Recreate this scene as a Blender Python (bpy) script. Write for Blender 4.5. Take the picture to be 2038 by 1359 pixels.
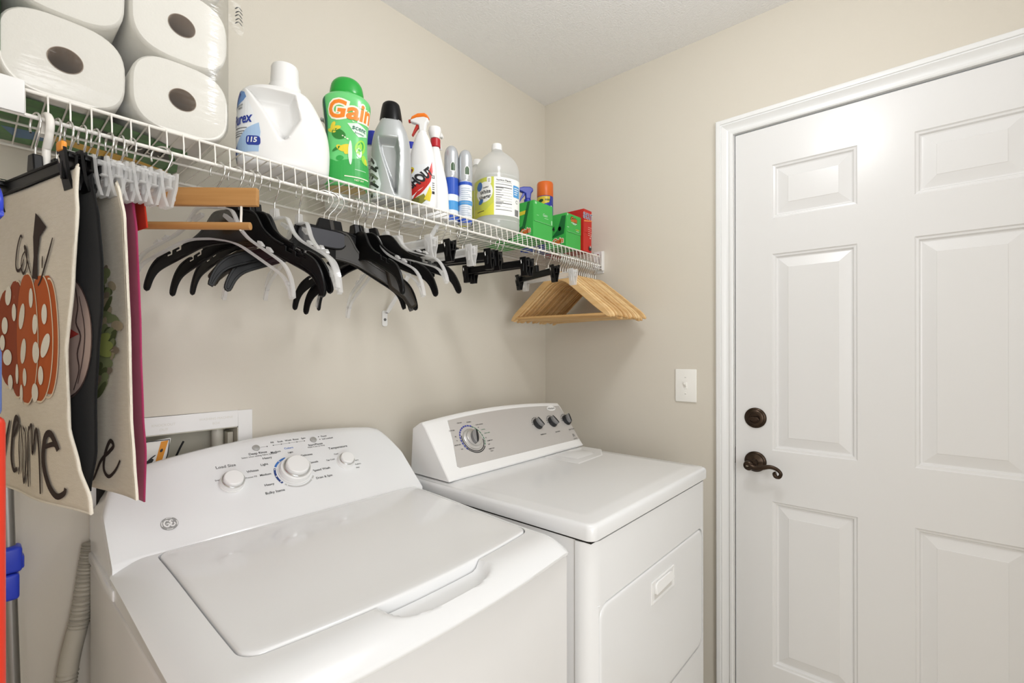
import bpy, bmesh, math, random
from math import sin, cos, pi, radians, sqrt, atan2, floor
from mathutils import Vector, Matrix

# ------------------------------------------------------------------ scene reset, camera, light, exposure
for o in list(bpy.data.objects):
    bpy.data.objects.remove(o, do_unlink=True)
SC = bpy.context.scene
COL = SC.collection
random.seed(7)

cam = bpy.data.cameras.new('camera')
cam.sensor_width = 36.0
cam.sensor_fit = 'HORIZONTAL'
cam.lens = 945.48 / 2038 * 36.0
cam.shift_y = 20.76 / 2038
cam.clip_start = 0.02
CAM = bpy.data.objects.new('camera', cam)
COL.objects.link(CAM)
CAM.matrix_world = (Matrix.Translation((-1.7691, -1.3365, 1.2959)) @ Matrix.Rotation(radians(41.085 - 90), 4, 'Z')
                    @ Matrix.Rotation(radians(90), 4, 'X') @ Matrix.Rotation(radians(-0.0763), 4, 'Z'))
SC.camera = CAM

WORLD = bpy.data.worlds.new('world')
SC.world = WORLD
WORLD.use_nodes = True
WORLD.node_tree.nodes['Background'].inputs[0].default_value = (0.97, 0.985, 1.0, 1)
WORLD.node_tree.nodes['Background'].inputs[1].default_value = 1.5

def area_light(name, loc, size, power, col=(1, 1, 1), target=None, sy=None):
    l = bpy.data.lights.new(name, 'AREA')
    l.energy = power
    l.color = col
    l.size = size
    if sy:
        l.shape = 'RECTANGLE'; l.size_y = sy
    o = bpy.data.objects.new(name, l)
    COL.objects.link(o)
    o.location = loc
    if target is not None:
        o.rotation_euler = (Vector(target) - Vector(loc)).to_track_quat('-Z', 'Y').to_euler()
    return o

# the flush ceiling lamp of the room (its bowl is built further down) and an added, unseen fill lamp behind the camera
bulb = bpy.data.lights.new('ceiling_bulb_light', 'POINT')
bulb.energy = 12.5
bulb.color = (0.99, 0.995, 1.0)
bulb.shadow_soft_size = 0.10
BULB = bpy.data.objects.new('ceiling_bulb_light', bulb)
COL.objects.link(BULB)
BULB.location = (-0.93, -1.07, 2.26)
area_light('fill_light', (-1.95, -2.75, 1.45), 1.1, 25.0, (0.985, 0.992, 1.0), (-0.6, -0.5, 1.15), 1.5)

SC.view_settings.view_transform = 'Standard'
SC.view_settings.look = 'None'
SC.view_settings.gamma = 1.0
SC.view_settings.use_curve_mapping = False
SC.view_settings.exposure = 0.0
SC.cycles.use_denoising = True
SC.cycles.max_bounces = 10
SC.cycles.diffuse_bounces = 5
SC.cycles.glossy_bounces = 4
SC.cycles.transmission_bounces = 8
SC.cycles.transparent_max_bounces = 24
SC.cycles.caustics_reflective = False
SC.cycles.caustics_refractive = False
SC.cycles.sample_clamp_indirect = 6.0

# ------------------------------------------------------------------ materials
def lin(h):
    h = h.lstrip('#')
    out = []
    for i in (0, 2, 4):
        c = int(h[i:i + 2], 16) / 255
        out.append(c / 12.92 if c <= 0.04045 else ((c + 0.055) / 1.055) ** 2.4)
    return (out[0], out[1], out[2], 1.0)

MATS = {}
def mat(name, col, rough=0.5, metal=0.0, trans=0.0, ior=1.45, bump=None, vary=None, coat=0.0, spec=0.5, emit=None, alpha=1.0, sss=0.0, sheen=0.0):
    if name in MATS:
        return MATS[name]
    m = bpy.data.materials.new(name)
    m.use_nodes = True
    nt = m.node_tree
    b = nt.nodes['Principled BSDF']
    b.inputs['Base Color'].default_value = lin(col)
    b.inputs['Roughness'].default_value = rough
    b.inputs['Metallic'].default_value = metal
    b.inputs['Transmission Weight'].default_value = trans
    b.inputs['IOR'].default_value = ior
    b.inputs['Specular IOR Level'].default_value = spec
    b.inputs['Coat Weight'].default_value = coat
    b.inputs['Alpha'].default_value = alpha
    if sheen:
        b.inputs['Sheen Weight'].default_value = sheen
    if emit:
        b.inputs['Emission Color'].default_value = lin(col)
        b.inputs['Emission Strength'].default_value = emit
    tc = nt.nodes.new('ShaderNodeTexCoord')
    if vary:
        scale, amt, col2 = vary[0], vary[1], vary[2]
        n = nt.nodes.new('ShaderNodeTexNoise')
        n.inputs['Scale'].default_value = scale
        n.inputs['Detail'].default_value = 4
        mp = nt.nodes.new('ShaderNodeMapping')
        if len(vary) > 3:
            mp.inputs['Scale'].default_value = vary[3]
        nt.links.new(tc.outputs['Object'], mp.inputs[0])
        nt.links.new(mp.outputs[0], n.inputs['Vector'])
        mx = nt.nodes.new('ShaderNodeMix')
        mx.data_type = 'RGBA'
        mx.inputs['A'].default_value = lin(col)
        mx.inputs['B'].default_value = lin(col2)
        r = nt.nodes.new('ShaderNodeMapRange')
        r.inputs['From Min'].default_value = 0.35
        r.inputs['From Max'].default_value = 0.65
        r.inputs['To Max'].default_value = amt
        nt.links.new(n.outputs[0], r.inputs[0])
        nt.links.new(r.outputs[0], mx.inputs['Factor'])
        nt.links.new(mx.outputs['Result'], b.inputs['Base Color'])
    if bump:
        n = nt.nodes.new('ShaderNodeTexNoise')
        n.inputs['Scale'].default_value = bump[0]
        n.inputs['Detail'].default_value = 5
        mp = nt.nodes.new('ShaderNodeMapping')
        if len(bump) > 2:
            mp.inputs['Scale'].default_value = bump[2]
        nt.links.new(tc.outputs['Object'], mp.inputs[0])
        nt.links.new(mp.outputs[0], n.inputs['Vector'])
        bp = nt.nodes.new('ShaderNodeBump')
        bp.inputs['Strength'].default_value = bump[1]
        bp.inputs['Distance'].default_value = 0.002
        nt.links.new(n.outputs[0], bp.inputs['Height'])
        nt.links.new(bp.outputs[0], b.inputs['Normal'])
    MATS[name] = m
    return m

def film(name, tint, gloss=0.10, rough=0.12, body=0.0, bump=None):
    """thin clear plastic: mostly see-through, a fresnel gloss and a little milky body that scatters light both ways"""
    m = bpy.data.materials.new(name)
    m.use_nodes = True
    nt = m.node_tree
    for n in list(nt.nodes):
        nt.nodes.remove(n)
    N = nt.nodes.new; L = nt.links.new
    out = N('ShaderNodeOutputMaterial')
    tr = N('ShaderNodeBsdfTransparent'); tr.inputs[0].default_value = lin(tint)
    df = N('ShaderNodeBsdfDiffuse'); df.inputs['Color'].default_value = lin(tint)
    tl = N('ShaderNodeBsdfTranslucent'); tl.inputs['Color'].default_value = lin(tint)
    md = N('ShaderNodeMixShader'); md.inputs[0].default_value = 0.5
    L(df.outputs[0], md.inputs[1]); L(tl.outputs[0], md.inputs[2])
    gl = N('ShaderNodeBsdfGlossy'); gl.inputs['Roughness'].default_value = rough
    m1 = N('ShaderNodeMixShader'); m1.inputs[0].default_value = body
    L(tr.outputs[0], m1.inputs[1]); L(md.outputs[0], m1.inputs[2])
    fr = N('ShaderNodeLayerWeight'); fr.inputs['Blend'].default_value = 0.25
    mr = N('ShaderNodeMapRange'); mr.inputs['To Min'].default_value = gloss * 0.35; mr.inputs['To Max'].default_value = min(1.0, gloss * 3.0)
    L(fr.outputs['Fresnel'], mr.inputs[0])
    m2 = N('ShaderNodeMixShader')
    L(mr.outputs[0], m2.inputs[0]); L(m1.outputs[0], m2.inputs[1]); L(gl.outputs[0], m2.inputs[2])
    L(m2.outputs[0], out.inputs[0])
    if bump:
        tc = N('ShaderNodeTexCoord'); mp = N('ShaderNodeMapping'); mp.inputs['Scale'].default_value = bump[2]
        n = N('ShaderNodeTexNoise'); n.inputs['Scale'].default_value = bump[0]; n.inputs['Detail'].default_value = 4
        L(tc.outputs['Object'], mp.inputs[0]); L(mp.outputs[0], n.inputs['Vector'])
        bp = N('ShaderNodeBump'); bp.inputs['Strength'].default_value = bump[1]; bp.inputs['Distance'].default_value = 0.004
        L(n.outputs[0], bp.inputs['Height']); L(bp.outputs[0], gl.inputs['Normal']); L(bp.outputs[0], df.inputs['Normal'])
    MATS[name] = m
    return m

M_wall = mat('wall_paint', '#d7d1c5', 0.7, bump=(420, 0.12), vary=(1.3, 0.3, '#d3cdc0'))
M_ceil = mat('ceiling_paint', '#f3f3f4', 0.85, bump=(190, 1.0))
M_floor = mat('floor_vinyl', '#cfc6b6', 0.5, vary=(6, 0.6, '#bdb2a0'))
M_trim = mat('trim_paint', '#ebecec', 0.28, bump=(60, 0.04))
M_door = mat('door_paint', '#e6e6e6', 0.26, bump=(90, 0.07, (1, 1, 0.3)))
M_dark = mat('dark_gap', '#17140f', 0.8)
M_bronze = mat('oil_rubbed_bronze', '#4a3d33', 0.32, 0.85, vary=(30, 0.6, '#32281f'))
M_brass = mat('latch_metal', '#a79f90', 0.3, 1.0)
M_plate = mat('switch_plastic', '#f4f3ee', 0.3)
M_app = mat('appliance_enamel', '#e9eaeb', 0.2, coat=0.25, bump=(300, 0.02))
M_appside = mat('appliance_side_enamel', '#e0dfde', 0.24)
M_white = mat('white_plastic', '#eeeeed', 0.3)
M_chrome = mat('chrome', '#e6e6e4', 0.24, 1.0)
M_grey = mat('grey_print', '#6b6b6b', 0.5)
M_ink = mat('dark_print', '#2b2b2d', 0.5)
M_blueink = mat('blue_print', '#3f77c4', 0.5)
M_navy = mat('navy_print', '#27407e', 0.5)
M_wire = mat('white_vinyl_wire', '#f2efe8', 0.32)
M_black = mat('black_plastic', '#0b0b0c', 0.34, spec=0.24)
M_blackm = mat('black_matte_plastic', '#202124', 0.45)
M_taupe = film('smoked_taupe_plastic', '#7d766b', 0.06, 0.3, 0.3)
M_clear = film('clear_plastic', '#fdfdfc', 0.05, 0.10, 0.0)
M_cleared = film('clear_plastic_edge', '#ffffff', 0.10, 0.10, 0.46)
M_wood = mat('maple_wood', '#edcf9c', 0.42, vary=(9, 0.8, '#dbb47b', (1, 1, 9)))
def per_board(m, dark, amt):
    """each board its own tone of the wood"""
    nt = m.node_tree
    b = nt.nodes['Principled BSDF']
    src = b.inputs['Base Color'].links[0].from_socket
    oi = nt.nodes.new('ShaderNodeObjectInfo')
    mx = nt.nodes.new('ShaderNodeMix'); mx.data_type = 'RGBA'
    r = nt.nodes.new('ShaderNodeMapRange'); r.inputs['To Max'].default_value = amt
    nt.links.new(oi.outputs['Random'], r.inputs[0]); nt.links.new(r.outputs[0], mx.inputs['Factor'])
    nt.links.new(src, mx.inputs['A']); mx.inputs['B'].default_value = lin(dark)
    nt.links.new(mx.outputs['Result'], b.inputs['Base Color'])
per_board(M_wood, '#b98a50', 0.75)
M_wood2 = mat('honey_beech_wood', '#bd8d55', 0.4, vary=(9, 0.8, '#a97a45', (0.6, 9, 9)))

# ------------------------------------------------------------------ mesh collecting helpers
def n_(v):
    l = sqrt(v[0] ** 2 + v[1] ** 2 + v[2] ** 2) or 1e-9
    return (v[0] / l, v[1] / l, v[2] / l)

class MB:
    def __init__(s):
        s.v = []; s.f = []; s.m = []
    def add(s, vs, fs, mi=0):
        o = len(s.v)
        s.v.extend([tuple(p) for p in vs])
        for f in fs:
            s.f.append([i + o for i in f]); s.m.append(mi)
        return s
    def box(s, x0, x1, y0, y1, z0, z1, mi=0):
        vs = [(x0, y0, z0), (x1, y0, z0), (x1, y1, z0), (x0, y1, z0), (x0, y0, z1), (x1, y0, z1), (x1, y1, z1), (x0, y1, z1)]
        return s.add(vs, [(3, 2, 1, 0), (4, 5, 6, 7), (0, 1, 5, 4), (1, 2, 6, 5), (2, 3, 7, 6), (3, 0, 4, 7)], mi)
    def rbox(s, x0, x1, y0, y1, z0, z1, r=0.004, seg=2, mi=0, M=None):
        bm = bmesh.new()
        bmesh.ops.create_cube(bm, size=1)
        for v in bm.verts:
            v.co = Vector(((x0 + x1) / 2 + v.co.x * (x1 - x0), (y0 + y1) / 2 + v.co.y * (y1 - y0), (z0 + z1) / 2 + v.co.z * (z1 - z0)))
        r = min(r, 0.49 * min(x1 - x0, y1 - y0, z1 - z0))
        bmesh.ops.bevel(bm, geom=bm.edges[:], offset=r, segments=seg, profile=0.5, affect='EDGES')
        return s.bm(bm, mi, M)
    def bm(s, bm, mi=0, M=None):
        bm.verts.index_update()
        vs = [(M @ v.co if M else v.co)[:] for v in bm.verts]
        fs = [[v.index for v in f.verts] for f in bm.faces]
        bm.free()
        return s.add(vs, fs, mi)
    def loft(s, rings, mi=0, cap0=True, cap1=True, closed=True):
        n = len(rings[0]); vs = []; fs = []
        for r in rings:
            vs.extend(r)
        for i in range(len(rings) - 1):
            for j in range(n if closed else n - 1):
                k = (j + 1) % n
                fs.append((i * n + j, i * n + k, (i + 1) * n + k, (i + 1) * n + j))
        if cap0: fs.append(tuple(range(n - 1, -1, -1)))
        if cap1: fs.append(tuple((len(rings) - 1) * n + j for j in range(n)))
        return s.add(vs, fs, mi)
    def tube(s, path, r, n=8, closed=False, mi=0):
        P = [Vector(p) for p in path]
        L = len(P)
        rr = r if isinstance(r, (list, tuple)) else [r] * L
        T = []
        for i in range(L):
            if closed:
                t = P[(i + 1) % L] - P[i - 1]
            else:
                t = P[min(i + 1, L - 1)] - P[max(i - 1, 0)]
            T.append(t.normalized())
        up = Vector((0, 0, 1)) if abs(T[0].z) < 0.9 else Vector((1, 0, 0))
        N = (up - T[0] * up.dot(T[0])).normalized()
        rings = []
        for i in range(L):
            N = (N - T[i] * N.dot(T[i])).normalized()
            B = T[i].cross(N)
            rings.append([(P[i] + (N * cos(2 * pi * j / n) + B * sin(2 * pi * j / n)) * rr[i])[:] for j in range(n)])
        if closed:
            rings.append(rings[0])
        return s.loft(rings, mi, not closed, not closed)
    def lathe(s, prof, c=(0, 0, 0), ax='z', n=32, mi=0, cap0=True, cap1=True):
        rings = []
        for r, h in prof:
            ring = []
            for j in range(n):
                a = 2 * pi * j / n
                p = (r * cos(a), r * sin(a), h)
                if ax == 'y': p = (p[0], -p[2], p[1])       # axis towards -y
                if ax == 'x': p = (-p[2], p[1] * -1, p[0])  # axis towards -x
                ring.append((c[0] + p[0], c[1] + p[1], c[2] + p[2]))
            rings.append(ring)
        return s.loft(rings, mi, cap0, cap1)
    def prism(s, poly, fn, d0, d1, mi=0):
        """polygon (2D) carried by fn(u, w, d) -> 3D and given thickness d0..d1"""
        n = len(poly)
        vs = [fn(u, w, d0) for u, w in poly] + [fn(u, w, d1) for u, w in poly]
        fs = [tuple(range(n - 1, -1, -1)), tuple(range(n, 2 * n))]
        fs += [(i, (i + 1) % n, n + (i + 1) % n, n + i) for i in range(n)]
        return s.add(vs, fs, mi)
    def grid(s, fn, nu, nv, mi=0):
        vs = [fn(i / nu, j / nv) for j in range(nv + 1) for i in range(nu + 1)]
        fs = [(j * (nu + 1) + i, j * (nu + 1) + i + 1, (j + 1) * (nu + 1) + i + 1, (j + 1) * (nu + 1) + i) for j in range(nv) for i in range(nu)]
        return s.add(vs, fs, mi)
    def flat(s, shape, fn, step=None, mi=0):
        """2D shape (verts, faces), cut into strips no wider than step, laid on a surface by fn(u, w)"""
        vs, fs = shape
        if not vs:
            return s
        if step:
            bm = bmesh.new()
            bv = [bm.verts.new((p[0], p[1], 0)) for p in vs]
            for f in fs:
                try: bm.faces.new([bv[i] for i in f])
                except ValueError: pass
            for ax in (0, 1):
                lo = min(p[ax] for p in vs); hi = max(p[ax] for p in vs)
                k = floor(lo / step) + 1
                while k * step < hi:
                    co = (k * step, 0, 0) if ax == 0 else (0, k * step, 0)
                    no = (1, 0, 0) if ax == 0 else (0, 1, 0)
                    bmesh.ops.bisect_plane(bm, geom=bm.verts[:] + bm.edges[:] + bm.faces[:], plane_co=co, plane_no=no)
                    k += 1
            bm.verts.index_update()
            vs = [v.co[:2] for v in bm.verts]
            fs = [[v.index for v in f.verts] for f in bm.faces]
            bm.free()
        return s.add([fn(p[0], p[1]) for p in vs], fs, mi)
    def build(s, name, mats, parent=None, smooth=40, bevel=None, flip=False):
        if not isinstance(mats, (list, tuple)): mats = [mats]
        me = bpy.data.meshes.new(name)
        off = Vector(parent['_o']) if parent is not None else Vector((0, 0, 0))
        me.from_pydata([(p[0] - off.x, p[1] - off.y, p[2] - off.z) for p in s.v], [], s.f)
        for m in mats: me.materials.append(m)
        me.polygons.foreach_set('material_index', s.m)
        if smooth:
            me.polygons.foreach_set('use_smooth', [True] * len(me.polygons))
        bm = bmesh.new(); bm.from_mesh(me)
        bmesh.ops.remove_doubles(bm, verts=bm.verts[:], dist=1e-6)
        bmesh.ops.recalc_face_normals(bm, faces=bm.faces[:]) if not flip else None
        bm.to_mesh(me); bm.free()
        if smooth and smooth < 180:
            me.set_sharp_from_angle(angle=radians(smooth))
        me.update()
        o = bpy.data.objects.new(name, me)
        COL.objects.link(o)
        if parent is not None:
            o.parent = parent
            o['_o'] = list(parent['_o'])
        if bevel:
            b = o.modifiers.new('bevel', 'BEVEL'); b.width = bevel[0]; b.segments = bevel[1]; b.limit_method = 'ANGLE'; b.angle_limit = radians(35)
        return o

def tag(o, label=None, cat=None, group=None, kind=None):
    if label: o['label'] = label
    if cat: o['category'] = cat
    if group: o['group'] = group
    if kind: o['kind'] = kind
    return o

def thing(name, loc, label, cat, group=None):
    """an Empty at the thing's base; parts are modelled in world coordinates and stored relative to it"""
    o = bpy.data.objects.new(name, None)
    o.empty_display_size = 0.05
    COL.objects.link(o)
    o.location = loc
    o['_o'] = list(loc)
    return tag(o, label, cat, group)

def children(o):
    return [c for c in bpy.data.objects if c.parent == o]

def copy_tree(o, parent=None):
    c = o.copy(); COL.objects.link(c)
    if parent is not None: c.parent = parent
    for ch in children(o): copy_tree(ch, c)
    return c

def struct(o):
    o['kind'] = 'structure'
    return o

# ------------------------------------------------------------------ flat shapes
def rect(u0, u1, w0, w1): return ([(u0, w0), (u1, w0), (u1, w1), (u0, w1)], [(0, 1, 2, 3)])
def ell(cu, cw, ru, rw, n=28, rot=0.0):
    c, s_ = cos(rot), sin(rot)
    return ([(cu + ru * cos(2 * pi * i / n) * c - rw * sin(2 * pi * i / n) * s_, cw + ru * cos(2 * pi * i / n) * s_ + rw * sin(2 * pi * i / n) * c) for i in range(n)], [tuple(range(n))])
def ring2(cu, cw, r0, r1, a0=0, a1=360, n=40):
    vs = []; fs = []
    for i in range(n + 1):
        a = radians(a0 + (a1 - a0) * i / n)
        vs += [(cu + r0 * cos(a), cw + r0 * sin(a)), (cu + r1 * cos(a), cw + r1 * sin(a))]
        if i < n: fs.append((2 * i, 2 * i + 1, 2 * i + 3, 2 * i + 2))
    return vs, fs
def pol(pts): return (list(pts), [tuple(range(len(pts)))])
def rrect(u0, u1, w0, w1, r, k=5):
    pts = []
    for cx, cy, a in ((u1 - r, w1 - r, 0), (u0 + r, w1 - r, 90), (u0 + r, w0 + r, 180), (u1 - r, w0 + r, 270)):
        for i in range(k + 1):
            t = radians(a + 90 * i / k)
            pts.append((cx + r * cos(t), cy + r * sin(t)))
    return pts
def spline(pts, k=6):
    out = []
    n = len(pts)
    for i in range(n - 1):
        p0 = pts[max(i - 1, 0)]; p1 = pts[i]; p2 = pts[i + 1]; p3 = pts[min(i + 2, n - 1)]
        for j in range(k):
            t = j / k
            out.append(tuple(0.5 * (2 * p1[a] + (p2[a] - p0[a]) * t + (2 * p0[a] - 5 * p1[a] + 4 * p2[a] - p3[a]) * t * t + (3 * p1[a] - p0[a] - 3 * p2[a] + p3[a]) * t ** 3) for a in range(len(p1))))
    out.append(tuple(pts[-1]))
    return out
def ribbon(pts, w, k=6, taper=True):
    """brush stroke through 2D points"""
    P = spline(pts, k)
    vs = []; fs = []
    for i, p in enumerate(P):
        q0 = P[max(i - 1, 0)]; q1 = P[min(i + 1, len(P) - 1)]
        dx, dy = q1[0] - q0[0], q1[1] - q0[1]
        l = sqrt(dx * dx + dy * dy) or 1e-9
        ww = w * 0.5
        if taper:
            ww *= 0.75 + 0.5 * sin(pi * i / max(1, len(P) - 1))
        vs += [(p[0] - dy / l * ww, p[1] + dx / l * ww), (p[0] + dy / l * ww, p[1] - dx / l * ww)]
        if i: fs.append((2 * i - 2, 2 * i - 1, 2 * i + 1, 2 * i))
    return vs, fs
TXT = {}
def text(st, h, u=0, w=0, bold=0.0, shear=0.0, sx=1.0, rot=0.0, align='CENTER'):
    """flat lettering: letters about h tall (capital height), centred at (u, w)"""
    key = (st, bold, shear)
    if key not in TXT:
        cu = bpy.data.curves.new('lettering', 'FONT')
        cu.body = st; cu.size = 1.0; cu.offset = bold; cu.shear = shear; cu.resolution_u = 3
        o = bpy.data.objects.new('lettering', cu); COL.objects.link(o)
        dg = bpy.context.evaluated_depsgraph_get()
        me = o.evaluated_get(dg).to_mesh()
        TXT[key] = ([v.co[:2] for v in me.vertices], [tuple(p.vertices) for p in me.polygons])
        o.evaluated_get(dg).to_mesh_clear()
        bpy.data.objects.remove(o, do_unlink=True); bpy.data.curves.remove(cu)
    vs, fs = TXT[key]
    if not vs: return ([], [])
    x0 = min(v[0] for v in vs); x1 = max(v[0] for v in vs)
    s_ = h / 0.69
    c, sn = cos(rot), sin(rot)
    out = []
    for x, y in vs:
        a = (x - (x0 + x1) / 2 if align == 'CENTER' else x - x0) * s_ * sx
        b = (y - 0.345) * s_
        out.append((u + a * c - b * sn, w + a * sn + b * c))
    return out, fs
# ------------------------------------------------------------------ room shell
XL, YF, H = -2.35, -2.25, 2.44
BX0, BX1, BZ0, BZ1 = -1.565, -1.312, 0.94, 1.106          # hole for the washer outlet box
b = MB()
b.box(XL, BX0, 0, .1, 0, H); b.box(BX1, 0.1, 0, .1, 0, H)
b.box(BX0, BX1, 0, .1, 0, BZ0); b.box(BX0, BX1, 0, .1, BZ1, H)
struct(b.build('wall_back', M_wall, smooth=0))
DY0, DY1, DZ = -0.8335, -1.657, 2.050                      # door slab edges
b = MB()
b.box(0, .1, DY0 + .006, 0, 0, H); b.box(0, .1, YF, DY1 - .006, 0, H); b.box(0, .1, DY1 - .006, DY0 + .006, DZ + .008, H)
struct(b.build('wall_right', M_wall, smooth=0))
struct(MB().box(XL - .1, XL, YF, 0.1, 0, H).build('wall_left', M_wall, smooth=0))
b = MB()                                                   # wall behind the camera with an unseen opening added to let fill light in
b.box(XL, -2.3, YF - .1, YF, 0, H); b.box(-1.25, 0.1, YF - .1, YF, 0, H); b.box(-2.3, -1.25, YF - .1, YF, 2.08, H)
struct(b.build('wall_front', M_wall, smooth=0))
struct(MB().box(XL - .1, .1, YF - .1, .1, H, H + .08).build('ceiling', M_ceil, smooth=0))
struct(MB().box(XL - .1, .1, YF - 2.0, .1, -.08, 0).build('floor', M_floor, smooth=0))
b = MB().box(XL, 0, -.012, 0, 0, .085)
struct(b.build('baseboard_back', M_trim, smooth=0, bevel=(.004, 2)))
b = MB().box(-.012, 0, DY0 + .066, 0, 0, .085)
struct(b.build('baseboard_right', M_trim, smooth=0, bevel=(.004, 2)))

# door casing: a moulded profile run up the jamb, mitred over the head
prof = [(0, 0), (0, .008), (.004, .0105), (.011, .0112), (.0125, .0070), (.0150, .0066), (.024, .0085), (.032, .0140), (.036, .0172), (.0375, .0150), (.0400, .0150), (.0415, .0185), (.048, .0195), (.0535, .0190), (.0560, .0170), (.0565, .0)]
IN, TOP = DY0 + .006, DZ + .006
def casing(name, path):                                    # path: function k(profile a) -> list of (y, z)
    mb = MB()
    n = len(prof)
    rings = [[(-d, *p(a)) for a, d in prof] for p in path]
    mb.loft(rings)
    return struct(mb.build(name, M_trim, smooth=25))
casing('trim_1', [lambda a: (IN + a, 0.0), lambda a: (IN + a, TOP + a)])
casing('trim_2', [lambda a: (IN + a, TOP + a), lambda a: (DY1 - .006 - a, TOP + a)])
casing('trim_3', [lambda a: (DY1 - .006 - a, TOP + a), lambda a: (DY1 - .006 - a, 0.0)])
b = MB()                                                   # jambs with their stop
b.box(.002, .1, DY0 + .004, DY0 + .0059, 0, DZ + .007); b.box(.002, .1, DY1 - .0059, DY1 - .004, 0, DZ + .007); b.box(.002, .1, DY1 - .004, DY0 + .004, DZ + .005, DZ + .0079)
b.box(.044, .1, DY0 - .012, DY0 + .004, 0, DZ + .005); b.box(.044, .1, DY1 - .004, DY1 + .012, 0, DZ + .005)
struct(b.build('trim_4', M_trim, smooth=0))

# ------------------------------------------------------------------ six panel door
COLS = [(-0.948, -1.180), (-1.312, -1.544)]
ROWS = [(1.741, 1.920), (0.965, 1.622), (0.245, 0.795)]
ys = sorted([DY1, DY0] + [v for c in COLS for v in c])
zs = sorted([.012, DZ] + [v for r in ROWS for v in r])
b = MB()
for i in range(len(ys) - 1):
    for j in range(len(zs) - 1):
        ym, zm = (ys[i] + ys[i + 1]) / 2, (zs[j] + zs[j + 1]) / 2
        if any(min(c) < ym < max(c) for c in COLS) and any(r[0] < zm < r[1] for r in ROWS):
            b.box(.016, .030, ys[i], ys[i + 1], zs[j], zs[j + 1])
        else:
            b.box(0.0, .040, ys[i], ys[i + 1], zs[j], zs[j + 1])
door = b.build('door_1', M_door, smooth=0)
door['_o'] = [0, 0, 0]
struct(door)
for c in COLS:
    for r in ROWS:
        y0, y1 = min(c), max(c)
        m = MB()
        steps = [(0, 0), (.0035, .0035), (.009, .0045), (.0125, .0105), (.016, .0115), (.0185, .0110), (.046, .0035), (.0475, .0025), (.0485, .0025)]
        rings = []
        for ins, d in steps:
            rings.append([(d, y1 - ins, r[0] + ins), (d, y1 - ins, r[1] - ins), (d, y0 + ins, r[1] - ins), (d, y0 + ins, r[0] + ins)])
        rings.insert(0, [(.020, y1, r[0]), (.020, y1, r[1]), (.020, y0, r[1]), (.020, y0, r[0])])
        m.loft(rings, 0, True, True)
        m.build('door_panel', M_door, door, smooth=0)
# deadbolt rose with its thumb turn, and the scrolled lever set
dc = (0, -0.897, 1.070)
rose = [(.0345, 0), (.0345, .003), (.032, .006), (.0285, .007), (.0275, .010), (.024, .0125), (.017, .0135), (.0165, .011), (.012, .0105)]
db = MB().lathe(rose, dc, 'x', 40, 0, True, True).build('deadbolt', M_bronze, door, smooth=35)
t = MB()
t.prism(spline([(-.016, -.004), (-.012, .0055), (0, .0065), (.012, .0055), (.016, -.004), (0, -.0065), (-.016, -.004)], 4)[:-1], lambda u, w, d: (-d, dc[1] - u, dc[2] - .002 + w), .010, .024)
t.build('thumb_turn', M_bronze, db, smooth=40, bevel=(.0015, 2))
lc = (0, -0.897, 0.921)
lv = MB().lathe([(.0345, 0), (.0345, .004), (.032, .007), (.0285, .008), (.027, .012), (.020, .0155), (.013, .018), (.012, .040), (.0135, .044)], lc, 'x', 40).build('lever_set', M_bronze, door, smooth=35)
t = MB()
path = spline([(-.044, lc[1] + .012, lc[2] - .006), (-.050, lc[1] + .004, lc[2] - .007), (-.052, lc[1] - .012, lc[2] - .011), (-.052, lc[1] - .032, lc[2] - .007), (-.052, lc[1] - .056, lc[2] - .001), (-.052, lc[1] - .076, lc[2] - .006),
               (-.052, lc[1] - .087, lc[2] - .018), (-.052, lc[1] - .082, lc[2] - .030), (-.052, lc[1] - .072, lc[2] - .029), (-.052, lc[1] - .069, lc[2] - .021), (-.052, lc[1] - .074, lc[2] - .018)], 6)
L_ = len(path)
t.tube(path, [.0105 - .005 * min(1, i / (L_ * .55)) + (.0006 if i > L_ * .75 else 0) for i in range(L_)], 12)
t.lathe([(.004, 0), (.0155, .002), (.0165, .008), (.0145, .014), (.008, .016)], (-.040, lc[1] + .010, lc[2] - .007), 'x', 24)
t.build('lever', M_bronze, lv, smooth=60)
MB().rbox(-.0585, -.055, lc[1] + .004, lc[1] + .016, lc[2] - .0095, lc[2] - .0045, .001).build('lock_button', M_brass, lv, smooth=30)
MB().box(.004, .036, DY0, DY0 + .0035, .905, .962).build('latch_plate', M_dark, door, smooth=0)
MB().rbox(.012, .028, DY0, DY0 + .005, .922, .938, .002).build('latch_bolt', M_brass, door, smooth=30)

# light switch
sw = thing('light_switch', (0, -.659, 1.1695), 'white toggle light switch plate on the beige wall left of the door', 'switch')
b = MB()
b.rbox(-.006, 0, -.699, -.619, 1.108, 1.231, .0035, 3)
b.build('switch_plate', M_plate, sw, smooth=40)
t = MB().rbox(-.0075, -.005, -.6645, -.6535, 1.157, 1.182, .0015, 2)
t.build('toggle_collar', M_plate, sw, smooth=40)
t = MB()
t.loft([[(-.006, -.6635, 1.161), (-.006, -.6545, 1.161), (-.006, -.6545, 1.178), (-.006, -.6635, 1.178)], [(-.017, -.6625, 1.174), (-.017, -.6555, 1.174), (-.017, -.6555, 1.182), (-.017, -.6625, 1.182)]])
t.build('toggle', M_plate, sw, smooth=0, bevel=(.001, 2))
for z in (1.139, 1.200):
    s_ = MB().lathe([(.0036, .0055), (.0034, .0068), (.0022, .0072)], (0, -.659, z), 'x', 14)
    s_.box(-.0074, -.0070, -.6620, -.6560, z - .0004, z + .0004, 1)
    s_.build('screw', [M_plate, M_grey], sw, smooth=40)

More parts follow.
